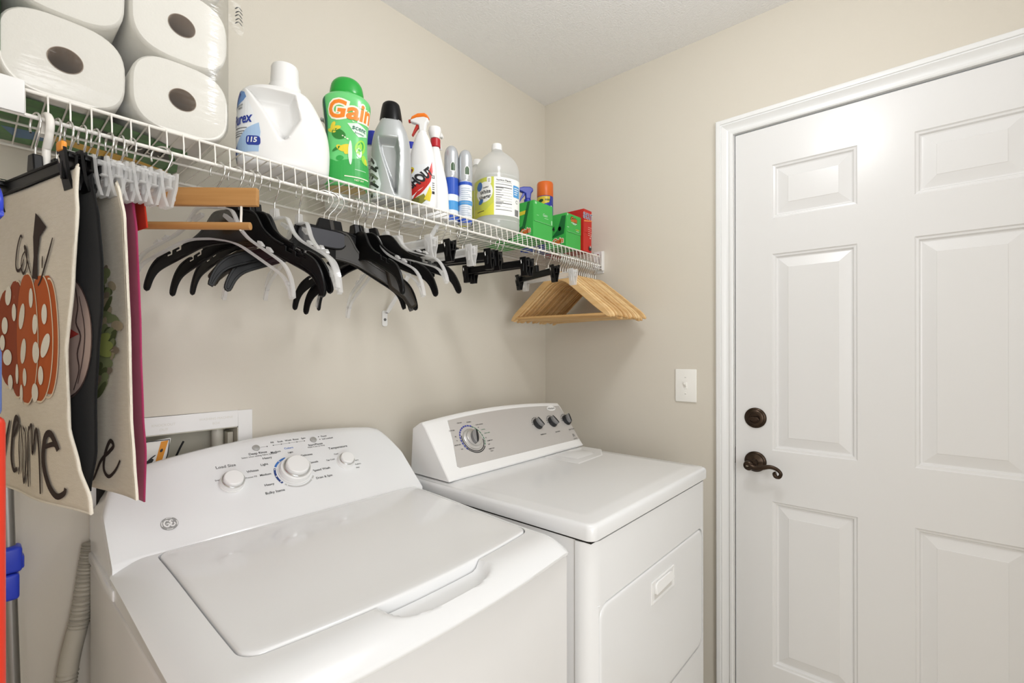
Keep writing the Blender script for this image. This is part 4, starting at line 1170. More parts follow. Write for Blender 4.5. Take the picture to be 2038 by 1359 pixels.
# --- two gallon vinegar jugs
M_jug = film('milky_jug', '#ffffff', .07, .16, .58)
M_liq = film('clear_liquid', '#f8faf8', .03, .08, .10)
def jug(c, rot, lbl, sc=1.0):
    t = thing('vinegar_jug', base(c), lbl, 'jug')
    r = .0735 * sc
    st = [(ZT, r * .80, r * .80), (ZT + .006, r * .95, r * .95), (ZT + .018, r, r), (1.735, r * .985, r * .985), (1.745, r, r), (1.875, r, r), (1.885, r * .985, r * .985), (1.915, r * .98, r * .98), (1.945, r * .84, r * .84), (1.968, r * .56, r * .56), (1.982, .024, .024), (1.990, .0175, .0175), (1.994, .0165, .0165)]
    S = Surf(c, st, 2.5, rot, None, 6)
    S.mesh(None, 56).build('jug_body', M_jug, t, smooth=60)
    Sl = Surf(c, [(a, b - .003, d - .003) for a, b, d in [(ZT + .004, r * .93, r * .93)] + st[2:6] + [(1.885, r * .96, r * .96), (1.900, r * .95, r * .95)]], 2.5, rot, None, 4)
    Sl.mesh(None, 48).build('vinegar', M_liq, t, smooth=60)
    h = MB().tube(spline([(c[0] + .034 * sc, c[1] + .040 * sc, 1.965), (c[0] + .055 * sc, c[1] + .052 * sc, 1.945), (c[0] + .060 * sc, c[1] + .054 * sc, 1.915), (c[0] + .050 * sc, c[1] + .046 * sc, 1.885)], 6), .011, 14)
    h.build('handle', M_jug, t, smooth=60)
    m = MB(); rings = []
    for q, z in ((.0180, 1.990), (.0184, 1.993), (.0178, 2.008), (.0165, 2.0115), (.001, 2.012)):
        rings.append([(c[0] + (q - .0005 * (j % 2)) * cos(2 * pi * j / 44), c[1] + (q - .0005 * (j % 2)) * sin(2 * pi * j / 44), z) for j in range(44)])
    m.loft(rings).build('cap', M_white, t, smooth=50)
    th = -137 - rot                                           # towards the room
    A = r / ((r + r) / 2)
    lb = MB()
    def lab(shape, off, mi, step=.006): lb.flat(shape, S.fn(th, 1.810, off), step, mi)
    lab(rect(-.115, -.006, -.062, .064), .0006, 0)
    lab(rect(-.006, .098, -.062, .064), .0006, 1)
    lab(pol([(-.115, -.062), (-.006, -.062), (-.006, -.02), (-.04, -.046), (-.08, -.036), (-.115, -.02)]), .0009, 2)
    lab(ell(-.046, .016, .036, .034, 32, .3), .0010, 1)
    lab(ell(-.068, .038, .013, .015, 24), .0014, 3)
    lab(ell(-.062, -.014, .012, .008, 24, .4), .0014, 3)
    lab(pol(rrect(-.034, -.016, .040, .064, .004, 3)), .0013, 1)
    lab(text('White', .0125, -.042, .016, .02, 0, 1.0, .08), .0016, 5, .005)
    lab(text('Vinegar', .0125, -.044, .000, .02, 0, .95, .08), .0016, 5, .005)
    lab(text('Distilled', .0052, -.040, .031, .01, 0, 1, .08), .0016, 5, .005)
    for i in range(3): lab(rect(-.029, -.021, .048 + i * .004, .0495 + i * .004), .0016, 6)
    lab(text('Nutrition Facts', .0062, .024, .054, .02, 0, .75), .0010, 5, .005)
    for i, (w, hh) in enumerate(((.047, .0008), (.040, .0016), (.030, .0022), (.022, .0006), (.013, .0006), (.004, .0006), (-.005, .0006), (-.014, .0006), (-.022, .0022), (-.034, .0006), (-.044, .0016))):
        lab(rect(.000, .048, w - hh / 2, w + hh / 2), .0010, 5)
    for i in range(9): lab(rect(.001, .026 - .005 * (i % 3), .0265 - i * .0075, .0285 - i * .0075), .0010, 6)
    lab(pol(rrect(.053, .088, .004, .044, .002, 2)), .0010, 4)
    for i in range(4): lab(rect(.057, .083 - .004 * i, .034 - i * .007, .0365 - i * .007), .0013, 1)
    lab(ring2(.070, -.010, .0045, .006, 20, 330, 16), .0010, 5)
    for i in range(9): lab(rect(.060 + i * .0024, .0612 + i * .0024 + (.0006 if i % 3 == 0 else 0), -.058, -.036), .0010, 5)
    lab(rect(-.080, -.046, -.047, -.045), .0012, 5)
    lb.build('label', [mat('label_chartreuse', '#c9cf55', .4), mat('label_paper', '#f1f2ee', .4), mat('label_yellowgreen', '#d9d84a', .4), mat('label_medblue', '#2f6db5', .4), mat('label_sky', '#4d9ad6', .35), M_ink, M_grey], t, smooth=0)
jug((-.5645, -.2180), -20, 'clear gallon jug of white vinegar at the front of the shelf edge')
jug((-.515, -.0725), -20, 'second vinegar jug close to the wall, mostly hidden behind the first', .92)

# --- grey trigger spray bottle half hidden at the wall
c = (-1.085, -.085)
S = Surf(c, [(ZT, .028, .022), (ZT + .004, .031, .025), (1.80, .031, .025), (1.86, .022, .018), (1.89, .013, .013), (1.90, .012, .012)], 2.2, -20, None, 5)
t = thing('grey_spray_bottle', base(c), 'pale spray bottle half hidden between the white jug and green bottle', 'spray bottle')
S.mesh(None, 40).build('bottle_body', mat('pale_grey_plastic', '#dcdcd6', .35), t, smooth=60)
trigger_head(t, c, 1.892, -20, (M_white, mat('grey_trigger', '#a3a4a0', .35), mat('grey_trigger', '#a3a4a0', .35)), .9)

# --- blue trigger spray
c = (-.300, -.139)
S = Surf(c, [(ZT, .027, .022), (ZT + .004, .030, .025), (1.80, .030, .025), (1.86, .022, .018), (1.885, .013, .013), (1.895, .012, .012)], 2.2, -30, None, 5)
t = thing('blue_spray_bottle', base(c), 'blue spray bottle with blue trigger standing behind the left green box', 'spray bottle')
M_tb = mat('trigger_blue', '#2a3aa8', .35)
S.mesh(None, 40).build('bottle_body', mat('bottle_blue_tint', '#3a58b8', .2), t, smooth=60)
trigger_head(t, c, 1.886, -40, (M_tb, M_tb, M_tb), 1.0)

# --- orange capped aerosol
c = (-.212, -.160)
t = thing('aerosol_can', base(c), 'dark blue aerosol can with orange cap behind the green boxes', 'spray can')
MB().lathe([(.031, ZT), (.0330, ZT + .003), (.0330, 1.925), (.031, 1.930)], (*c, 0), 'z', 36).build('can', mat('can_blue', '#28379c', .3), t, smooth=45)
MB().lathe([(.0325, 1.927), (.0335, 1.929), (.0332, 1.980), (.031, 1.986), (.001, 1.988)], (*c, 0), 'z', 36).build('cap', mat('cap_burnt_orange', '#dd6a22', .35), t, smooth=45)
lb = MB(); S = Surf(c, [(ZT, .033, .033), (1.94, .033, .033)], 2)
lb.flat(pol([(-.06, -.030), (-.02, -.010), (.014, .0), (.018, .024), (-.06, .024)]), S.fn(-137, 1.90, .0005), .006, 0)
lb.flat(ell(-.022, .006, .012, .007, 20, .3), S.fn(-137, 1.90, .001), .006, 1)
for i in range(4): lb.flat(rect(-.004 + i * .006, .0 + i * .006, .006, .013), S.fn(-137, 1.90, .001), None, 1)
lb.flat(pol([(.012, -.04), (.022, -.012), (.028, -.014), (.024, -.04)]), S.fn(-137, 1.90, .0008), .006, 2)
lb.build('label', [mat('label_gold', '#d9bf35', .35), mat('label_forest', '#2c4a2a', .35), mat('label_white', '#eef1f3', .35)], t, smooth=0)

# --- boxes of dryer sheets
M_gbox = mat('carton_green', '#3fae4c', .45)
M_gdk = mat('carton_dark_green', '#1f6a35', .45)
def carton(name, x0, x1, y0, y1, z1, mats, lbl):
    t = thing(name, ((x0 + x1) / 2, (y0 + y1) / 2, ZT), lbl, 'box')
    b = MB().box(x0, x1, y0, y1, ZT, z1)
    b.build('carton', mats, t, smooth=0, bevel=(.0012, 2))
    f = MB().add([(x0 + .001, y0 - .0008, z1), (x1 - .001, y0 - .0008, z1), (x1 - .001, y0 - .0010, ZT + (z1 - ZT) * .45), (x0 + .001, y0 - .0010, ZT + (z1 - ZT) * .45)], [(0, 1, 2, 3)])
    f.box(x0 + .001, x1 - .001, y0 - .0014, y0 - .0002, ZT + (z1 - ZT) * .46, z1 - .001)
    f.build('front_flap', mats, t, smooth=0)
    return t
def gain_logo(p, fn, h, rot=0):
    p.flat(text('Gain', h, 0, 0, .12, .18, .95, rot), lambda u, w: fn(u, w, .0006), None, 1)
    p.flat(text('Gain', h, 0, 0, .035, .18, .95, rot), lambda u, w: fn(u, w, .0011), None, 2)
LOGO = [mat('label_pale', '#d9f0dd', .35), mat('label_cream', '#f6efdc', .35), mat('carton_orange', '#d9692c', .4), M_gdk, mat('label_yellow', '#e3cf3c', .35), M_ink, mat('carton_mint', '#9fdca5', .4)]
x0, x1, y0, y1, z1 = -.458, -.345, -.294, -.058, 1.832
t = carton('dryer_sheet_box', x0, x1, y0, y1, z1, M_gbox, 'green dryer sheet box with blank front, right beside the vinegar jug')
p = MB()
lf = lambda cy, cz: (lambda u, w, o=.0006: (x0 - o, cy - u, cz + w))
ff = lambda cx, cz: (lambda u, w, o=.0018: (cx + u, y0 - o - .0008, cz + w))
gain_logo(p, lf(y0 + .036, 1.728), .018, .12)
p.flat(pol([(-.04, -.006), (.012, -.002), (.02, .012), (-.04, .008)]), lf(y0 + .05, 1.790), None, 4)
p.flat(pol([(-.10, -.062), (.0, -.020), (.024, .062), (.036, .062), (.012, -.030), (-.06, -.062)]), lf(y0 + .05, 1.768), None, 3)
p.flat(ribbon([(-.05, -.004), (0, .002), (.04, .006)], .0022, 4), lf(y0 + .05, 1.708), None, 6)
p.flat(ribbon([(-.05, -.004), (0, .002), (.04, .006)], .0012, 4), lf(y0 + .05, 1.714), None, 6)
p.flat(text('Gain', .010, 0, 0, .0, .1), ff(-.392, 1.790), None, 0); p.flat(rect(-.012, .012, -.001, .001), ff(-.385, 1.779), None, 6)
p.flat(rect(-.006, .006, -.0008, .0008), ff(-.448 + .012, 1.782), None, 6); p.flat(rect(-.05, .054, -.0004, .0004), ff(-.402, 1.7605), None, 6)
p.flat(pol(rrect(-.004, .004, -.008, .008, .002, 2)), ff(-.353, 1.770), None, 6)
p.flat(pol(rrect(-.005, .005, -.004, .004, .001, 2)), ff(-.447, 1.824), None, 6)
p.build('carton_print', LOGO, t, smooth=0)
x0, x1, y0, y1, z1 = -.262, -.160, -.298, -.203, 1.830
t = carton('dryer_sheet_box', x0, x1, y0, y1, z1, M_gbox, 'green dryer sheet box with orange logo on its front, left of the red box')
p = MB()
gain_logo(p, lf(y0 + .038, 1.726), .020, .10)
p.flat(pol([(-.03, -.03), (.0, .0), (.02, .05), (.04, .05), (.03, -.02)]), lf(y0 + .04, 1.77), None, 3)
p.flat(text('34', .018, 0, 0, .03), lf(y0 + .066, 1.775), None, 5); p.flat(ell(0, 0, .007, .009, 12), lf(y0 + .030, 1.772), None, 5)
gain_logo(p, ff(-.211, 1.811), .017, 0)
p.flat(rect(-.022, .016, -.0012, .0012), ff(-.208, 1.797), None, 0); p.flat(rect(-.012, .010, -.001, .001), ff(-.208, 1.793), None, 0)
p.flat(rect(-.006, .006, -.0008, .0008), ff(-.252, 1.776), None, 0); p.flat(text('original', .006, 0, 0, .0), ff(-.188, 1.776), None, 4); p.flat(rect(-.010, .010, -.0008, .0008), ff(-.186, 1.769), None, 0)
p.flat(rect(-.044, .044, -.0004, .0004), ff(-.211, 1.7595), None, 6); p.flat(ring2(0, 0, .002, .0035), ff(-.255, 1.824), None, 0)
p.build('carton_print', LOGO, t, smooth=0)
x0, x1, y0, y1, z1 = -.152, -.092, -.306, -.110, 1.868
t = carton('laundry_sheet_box', x0, x1, y0, y1, z1, mat('carton_red', '#c2271f', .45), 'tall red carton with white print at the right end of the shelf')
p = MB()
p.flat(text('SHOUT', .022, 0, 0, .06, .0, .62), ff(-.124, 1.842), None, 0); p.flat(text('SHOUT', .022, 0, 0, .01, .0, .62), lambda u, w: ff(-.124, 1.842)(u, w, .0022), None, 1)
p.flat(pol([(-.03, -.004), (.03, .006), (.03, .010), (-.03, .002)]), ff(-.122, 1.820), None, 2)
for i in range(5): p.flat(rect(-.012, .013 - .004 * (i % 2), .0, .0022), ff(-.110, 1.797 - i * .008), None, 3)
p.flat(pol([(-.003, -.004), (.003, -.004), (0, .004)]), ff(-.106, 1.758), None, 0)
p.flat(ell(0, 0, .010, .010, 16), ff(-.106, 1.715), None, 4); p.flat(pol([(-.004, -.004), (.004, -.004), (0, .006)]), lambda u, w: ff(-.106, 1.722)(u, w, .0022), None, 0)
p.build('carton_print', [M_white, M_navy, mat('carton_flame', '#e98a4a', .4), mat('carton_pink', '#eaa79a', .4), M_ink], t, smooth=0)
# ------------------------------------------------------------------ hangers on the hanging rail
# local frame: origin on the rail axis, +x along the bar towards the room, z up; rz = theta - 90
def hook_pts(neck, k=5):
    R, cw = .0185, -.0118
    P = [(R * cos(radians(a)), cw + R * sin(radians(a))) for a in range(205, -36, -15)]
    P += [(.0115, -.0310), (.0035, -.0420), (.0004, -.0500), (0, neck)]
    return [(u, 0.0, w) for u, w in spline(P, 3)]
def place(t, hx, theta, tilt=0.0, label=None):
    t.location = (hx, RY, RZ)
    t.rotation_euler = (0, radians(tilt), radians(theta - 90))
    if label: t['label'] = label
    return t
def hthing(name, label, cat, group=None):
    t = thing(name, (0, 0, 0), label, cat, group)
    return t
def mirror(half):                                            # half outline from top centre to bottom centre
    return half + [(-u, w) for u, w in reversed(half) if abs(u) > 1e-6]
def inset(poly, d):
    n = len(poly); out = []
    area = sum(poly[i][0] * poly[(i + 1) % n][1] - poly[(i + 1) % n][0] * poly[i][1] for i in range(n))
    sg = 1 if area > 0 else -1
    for i in range(n):
        a, b, c = poly[i - 1], poly[i], poly[(i + 1) % n]
        e1 = (b[0] - a[0], b[1] - a[1]); e2 = (c[0] - b[0], c[1] - b[1])
        l1 = sqrt(e1[0] ** 2 + e1[1] ** 2) or 1e-9; l2 = sqrt(e2[0] ** 2 + e2[1] ** 2) or 1e-9
        n1 = (-e1[1] / l1, e1[0] / l1); n2 = (-e2[1] / l2, e2[0] / l2)
        m = (n1[0] + n2[0], n1[1] + n2[1]); q = max(.45, m[0] * n1[0] + m[1] * n1[1])
        out.append((b[0] + sg * d * m[0] / q, b[1] + sg * d * m[1] / q))
    return out
TOPC = [(0, -.080), (.028, -.080), (.046, -.084), (.058, -.098), (.070, -.116), (.092, -.134), (.118, -.147)]
TOPD = [(.160, -.166), (.182, -.178), (.198, -.196), (.208, -.218), (.2125, -.238)]
BOTC = [(.2055, -.242), (.197, -.222), (.186, -.207), (.170, -.196), (.140, -.182), (.105, -.166), (.075, -.153), (.045, -.146), (0, -.143)]
def notch(u, w, s):                                          # strap notch with a little lip over it
    return [(u, w), (u, w - .0085), (u + .0125, w - .0135), (u + .0135, w - .0100), (u + .006, w - .0070), (u + .006, w - .0030), (u + .0085, w - .0040)]
def shirt_outline(notched=True, wide=False):
    top = spline(TOPC, 3)
    if wide: top = spline([(0, -.078), (.040, -.078), (.056, -.082), (.062, -.098), (.066, -.122), (.092, -.138), (.118, -.149)], 3)
    if notched: top = top + [(.122, -.1490)] + notch(.124, -.1500, 1) + [(.136, -.1555), (.143, -.1585)] + notch(.146, -.1600, 1)
    top = top + spline(TOPD, 3)
    return mirror(top + spline(BOTC, 3))
F = lambda u, w, d: (u, d, w)
def shirt(label, m, kind='plain', group=None):
    t = hthing('shirt_hanger', label, 'hanger', group)
    if kind == 'clear':
        o = shirt_outline(False)
        b = MB(); q = inset(o, .0030)
        b.prism(q, F, -.0009, .0009)
        b.build('web', M_clear, t, smooth=0)
        r = MB()
        n = len(o)
        r.add([F(u, w, d) for d in (-.0042, .0042) for u, w in o] + [F(u, w, d) for d in (-.0042, .0042) for u, w in q],
              [(i, (i + 1) % n, n + (i + 1) % n, n + i) for i in range(n)] + [(2 * n + i, 3 * n + i, 3 * n + (i + 1) % n, 2 * n + (i + 1) % n) for i in range(n)] +
              [(i, 2 * n + i, 2 * n + (i + 1) % n, (i + 1) % n) for i in range(n)] + [(n + i, n + (i + 1) % n, 3 * n + (i + 1) % n, 3 * n + i) for i in range(n)])
        # ribs across the centre and strap posts
        for s_ in (-1, 1):
            r.prism([(s_ * .030, -.092), (s_ * .054, -.104), (s_ * .048, -.110), (s_ * .028, -.098)], F, -.004, .004)
            for u, w in ((.118, -.144), (.140, -.154)):
                r.prism([(s_ * u, w), (s_ * (u + .012), w - .006), (s_ * (u + .012), w - .003), (s_ * (u + .004), w + .004), (s_ * u, w + .004)], F, -.0035, .0035)
            r.lathe([(.004, -.0045), (.004, .0045)], (s_ * .196, 0, -.214), 'y', 12)
        r.build('rim', M_cleared, t, smooth=50)
        MB().prism([(-.010, -.060), (.010, -.060), (.014, -.082), (-.014, -.082)], F, -.005, .005).build('neck_block', M_cleared, t, smooth=0, bevel=(.0015, 2))
    else:
        o = shirt_outline(kind != 'wide' and kind != 'badge', kind == 'badge')
        b = MB(); b.prism(o, F, -.0016, .0016)
        q = inset(shirt_outline(False, kind == 'badge'), .0016)
        b.build('body', m, t, smooth=40, bevel=(.0008, 1))
        r = MB()
        top = [p for p in shirt_outline(False, kind == 'badge')]
        r.tube([(u, 0, w) for u, w in inset(top, .0012)], .0033, 6, True)
        if kind != 'badge' and kind != 'wide':
            # leave the strap notches open: cut the rim there
            r = MB()
            def seg(P): r.tube([(u, 0, w) for u, w in P], .0033, 6)
            full = spline(TOPC, 3)
            seg([(-u, w - .001) for u, w in reversed(full)] + [(u, w - .001) for u, w in full][1:])
            for s_ in (-1, 1):
                seg([(s_ * u, w) for u, w in spline([(.1535, -.1655)] + TOPD[:1] + TOPD[1:] + BOTC[:-1], 3)] + [(0, -.142)])
        r.build('rim', m, t, smooth=60)
        MB().prism([(-.011, -.058), (.011, -.058), (.017, -.082), (-.017, -.082)], F, -.007, .007).build('neck_block', m, t, smooth=0, bevel=(.002, 2))
        if kind == 'wide':
            for s_ in (-1, 1):
                MB().prism([(s_ * .135, -.146), (s_ * .170, -.160), (s_ * .200, -.186), (s_ * .222, -.226), (s_ * .206, -.238), (s_ * .186, -.214), (s_ * .150, -.192)], F, -.010, .010).build('shoulder_flare', m, t, smooth=40, bevel=(.006, 3))
        if kind == 'badge':
            bp = mirror(spline([(0, -.082), (.038, -.083), (.051, -.089), (.054, -.103), (.046, -.117), (.030, -.122), (0, -.122)], 3))
            rr = MB()
            rr.tube([(u, -.005, w) for u, w in bp], .0022, 6, True)
            rr.build('badge_rim', M_black, t, smooth=60)
            MB().prism(inset(bp, .001), F, -.0062, -.0015).build('badge_plate', mat('badge_plate_charcoal', '#3a3b41', .5), t, smooth=0)
    MB().tube(hook_pts(-.078), .0016, 8).build('hook', M_chrome, t, smooth=60)
    return t
def clip(t, u, side, mb, mc, down=.056):
    """a sprung clip closing over the bar end: two jaws, a spring bow and finger tabs"""
    j = MB()
    for d in (-1, 1):
        j.loft([[(u - .0105, d * .010, -.075), (u + .0105, d * .010, -.075), (u + .0105, d * .0135, -.075), (u - .0105, d * .0135, -.075)],
                [(u - .0115, d * .0075, -.100), (u + .0115, d * .0075, -.100), (u + .0115, d * .0115, -.100), (u - .0115, d * .0115, -.100)],
                [(u - .0100, d * .0045, -.116), (u + .0100, d * .0045, -.116), (u + .0100, d * .0085, -.116), (u - .0100, d * .0085, -.116)],
                [(u - .0120, d * .0012, -.075 - down), (u + .0120, d * .0012, -.075 - down), (u + .0120, d * .0048, -.075 - down), (u - .0120, d * .0048, -.075 - down)]])
        j.rbox(u - .003, u + .003, d * .0105 - .002, d * .0105 + .002, -.118, -.092, .001, 1)
    j.rbox(u - .0120, u + .0120, -.0085, .0085, -.088, -.080, .002, 2)
    k = j.build('clip', mc, t, smooth=30)
    s_ = MB().tube([(u - .006, -.010, -.098), (u - .006, -.0135, -.086), (u - .006, -.008, -.074), (u - .006, .008, -.074), (u - .006, .0135, -.086), (u - .006, .010, -.098)], .0012, 6)
    s_.build('clip_spring', M_chrome if mc is not M_cleared else M_cleared, k, smooth=60)
def clip_hanger(label, m, mc, L=.13, group=None):
    t = hthing('clip_hanger', label, 'hanger', group)
    b = MB()
    b.rbox(-L, L, -.0022, .0022, -.102, -.082, .001, 1)
    b.rbox(-L, L, -.0048, .0048, -.0855, -.0815, .0015, 1); b.rbox(-L, L, -.0048, .0048, -.1035, -.0995, .0015, 1)
    if m is M_clear:
        b.m = [0] * len(b.m)
    b.build('bar', [m if m is not M_clear else M_cleared], t, smooth=40)
    MB().prism([(-.009, -.058), (.009, -.058), (.013, -.084), (-.013, -.084)], F, -.006, .006).build('neck_block', m if m is not M_clear else M_cleared, t, smooth=0, bevel=(.0018, 2))
    for s_ in (-1, 1): clip(t, s_ * (L - .014), s_, m, mc)
    MB().tube(hook_pts(-.076), .0016, 8).build('hook', M_chrome, t, smooth=60)
    return t

# -- shirt hangers (hook x, turn, tilt)
GB, GC = 'black shirt hangers', 'clear shirt hangers'
blk = shirt('black notched shirt hanger, leftmost of the black ones, right of the wooden trouser hanger', M_black, 'plain', GB)
place(blk, -1.418, 28, 3.4)
for hx, th, ti, lb_ in ((-1.396, 22, 1.6, 'second black notched shirt hanger from the wooden trouser hanger'),
                        (-1.381, 14, 3.6, 'third black notched shirt hanger from the wooden trouser hanger'),
                        (-1.205, 78, 2.4, 'black notched shirt hanger close behind the one with the badge plate, turned the same way'),
                        (-1.160, -4, -1.0, 'black shirt hanger whose right tip points straight down, below the badge plate hanger'),
                        (-1.152, 19, -2.2, 'black shirt hanger right of the badge plate, next to last before the clip hangers'),
                        (-1.116, 27, -5.6, 'rightmost black shirt hanger, before the black clip hangers')):
    place(copy_tree(blk), hx, th, ti, lb_)
place(shirt('black shirt hanger with a grey oval badge plate at its centre', M_black, 'badge'), -1.233, 80, 3.2)
place(shirt('smoked taupe shirt hanger with broad shoulder ends, crossing behind the badge plate hanger', M_taupe, 'wide'), -1.219, 66, 5.5)
clr = shirt('clear plastic shirt hanger hanging in front of the black ones, under the wooden rod', M_clear, 'clear', GC)
place(clr, -1.450, 23, 7.0)
for hx, th, ti, lb_ in ((-1.344, 8, 0.8, 'clear shirt hanger with low left tip, just behind the leftmost black hangers'),
                        (-1.292, -4, 2.8, 'clear shirt hanger between the left black hangers and the badge plate hanger'),
                        (-1.132, 4, 0.0, 'clear shirt hanger just right of the badge plate hanger'),
                        (-1.078, 0, -8.0, 'clear shirt hanger arching over the rightmost black shirt hangers')):
    place(copy_tree(clr), hx, th, ti, lb_)

# -- black and clear clip hangers to the right
GCL = 'black clip hangers'
bc = clip_hanger('black clip hanger with bar and clips, first right of the shirt hangers', M_black, M_black, .130, GCL)
place(bc, -.964, 2)
for hx, th, lb_ in ((-.836, 12, 'black clip hanger behind the clear clip hanger, second black bar from the left'),
                    (-.808, 14, 'black clip hanger, third black bar right of the shirt hangers'),
                    (-.668, 5, 'black clip hanger, fourth black bar, below the vinegar jug'),
                    (-.645, 2, 'black clip hanger, fifth black bar, touching the fourth one'),
                    (-.457, -20, 'black clip hanger turned askew, last one before the wooden hangers')):
    place(copy_tree(bc), hx, th, 0, lb_)
cc = clip_hanger('clear clip hanger between the first and second black clip bars', M_clear, M_cleared, .130, 'clear clip hangers')
place(cc, -.888, 2)
place(copy_tree(cc), -.386, -6, 0, 'clear clip hanger in front of the wooden hangers')
place(copy_tree(cc), -1.032, 6, 0, 'clear clip hanger hanging behind the right black shirt hangers')

# -- maple suit hangers
GW = 'maple suit hangers'
def suit(label):
    t = hthing('wooden_hanger', label, 'hanger', GW)
    top = spline([(0, -.064), (.016, -.065), (.034, -.073), (.056, -.090), (.090, -.117), (.130, -.150), (.170, -.184), (.196, -.205), (.214, -.224), (.2205, -.236)], 3)
    bot = spline([(.219, -.241), (.207, -.238), (.190, -.226), (.150, -.196), (.110, -.163), (.070, -.131), (.036, -.106), (0, -.094)], 3)
    m = MB().prism(mirror(top + bot), F, -.0047, .0047)
    m.build('shoulder_board', M_wood, t, smooth=40, bevel=(.0022, 2))
    MB().tube([(-.197, 0, -.229), (.197, 0, -.229)], .0052, 10).build('trouser_rod', M_wood, t, smooth=60)
    MB().tube(hook_pts(-.068), .0016, 8).build('hook', M_chrome, t, smooth=60)
    MB().lathe([(.0042, -.066), (.0036, -.0625), (.0022, -.061)], (0, 0, 0), 'z', 12).build('hook_ferrule', M_chrome, t, smooth=40)
    return t
NW = 19
ORD = 'second third fourth fifth sixth seventh eighth ninth tenth eleventh twelfth thirteenth fourteenth fifteenth sixteenth seventeenth eighteenth'.split()
wd = suit('')
for i in range(NW):
    t = wd if i == 0 else copy_tree(wd)
    f = i / (NW - 1)
    lb_ = ('frontmost maple suit hanger, nearest the black and clear clip hangers' if i == 0 else 'last maple suit hanger, against the right wall under the shelf end' if i == NW - 1 else ORD[i - 1] + ' maple suit hanger from the front of the tight row by the right wall')
    place(t, -.325 + .262 * f + random.uniform(-.0012, .0012), 3 - 3 * f + random.uniform(-4.2, 4.2) * (.35 if i == 0 else 1), random.uniform(-1.3, 1.3), lb_)

# -- wooden trouser hanger with bar and rod
t = hthing('trouser_hanger', 'honey wood trouser hanger with flat bar above a round rod, right of the towels', 'hanger')
MB().rbox(-.170, .170, -.006, .006, -.0985, -.0660, .0025, 2).build('bar', M_wood2, t, smooth=40)
MB().tube([(-.176, .0, -.134), (.156, .0, -.134)], .0070, 14).build('rod', M_wood2, t, smooth=50)
for s_ in (-1, 1):
    MB().tube([(s_ * .140, 0, -.098), (s_ * .140, 0, -.110), (s_ * .1385, .0, -.142)], .0022, 8).build('rod_wire', M_wire, t, smooth=60)
MB().tube(hook_pts(-.068), .0017, 8).build('hook', M_chrome, t, smooth=60)
place(t, -1.540, 43, 0)

# ------------------------------------------------------------------ tea towels on clip hangers at the left
M_lin = mat('natural_linen', '#d9cfbd', .9, bump=(900, .35, (1, .25, 1)), vary=(60, .5, '#cfc4b0', (1, 1, 6)), sheen=.1)
M_blk = mat('black_cotton', '#0c0d0f', .95, bump=(900, .3), sheen=.05)
M_mag = mat('magenta_cotton', '#b03a68', .9, bump=(900, .3), vary=(9, .6, '#94234a'), sheen=.15)
M_lin2 = mat('towel_hem', '#e6dfd0', .9, bump=(600, .4))
class Cloth:
    def __init__(s, hx, th, zt, zb, L, redge, waves, back=.007):
        t = radians(th)
        s.e = (sin(t), -cos(t)); s.n = (-cos(t), -sin(t))
        s.o = (hx, RY); s.zt = zt; s.zb = zb; s.L = L; s.re = redge; s.w = waves; s.back = back
    def R(s, z):
        P = s.re
        if z >= P[0][1]: return P[0][0]
        for a, b in zip(P, P[1:]):
            if b[1] <= z <= a[1]:
                f = (z - b[1]) / (a[1] - b[1]); f = f * f * (3 - 2 * f) * .5 + f * .5
                return b[0] + (a[0] - b[0]) * f
        return P[-1][0]
    def at(s, u, z, off=0.0):
        v = s.zt - z
        amp = .2 + .8 * min(1, v / .2)
        d = sum(a * sin(k * u + p + q * v) for a, k, p, q in s.w) * amp
        sag = .004 * (1 - min(1, v / .05)) * cos(u / .1 * 1.5)
        d += off
        return (s.o[0] + s.e[0] * u + s.n[0] * d, s.o[1] + s.e[1] * u + s.n[1] * d, z - (sag if v < .05 else 0))
    def sheet(s, mb, off, u0=None, u1=None, z0=None, z1=None, nu=36, nv=56, mi=0):
        z1 = s.zt if z1 is None else z1; z0 = s.zb if z0 is None else z0
        def f(a, c):
            z = z0 + (z1 - z0) * c
            l = s.L if u0 is None else u0; r = s.R(z) if u1 is None else u1(z)
            return s.at(l + (r - l) * a, z, off)
        return mb.grid(f, nu, nv, mi)
    def body(s, t, m, name='cloth'):
        b = MB()
        ring = []
        nv = 60
        # folded over the clips: front and back leaf with a round fold at the top
        def f(a, c):
            if c < .5:
                z = s.zb + (s.zt - s.zb) * c * 2; o = .0014
            else:
                q = (c - .5) * 2; z = s.zt - (s.zt - s.zb - .03) * q; o = -s.back * (min(1, q * 8)) * (1 - .6 * min(1, max(0, q * 2 - .3)))
            l = s.L; r = s.R(z) - (0 if c < .5 else .030 * min(1, (c - .5) * 12))
            x = s.at(l + (r - l) * a, z, o)
            if .47 < c < .53: x = (x[0], x[1], x[2] + .004 * (1 - abs(c - .5) / .03))
            return x
        b.grid(f, 40, 2 * nv)
        o = b.build(name, m, t, smooth=180, flip=True)
        sm_ = o.modifiers.new('thickness', 'SOLIDIFY'); sm_.thickness = .0018; sm_.offset = 0
        return o
    def fn(s, off): return lambda u, w: s.at(u, w, off)

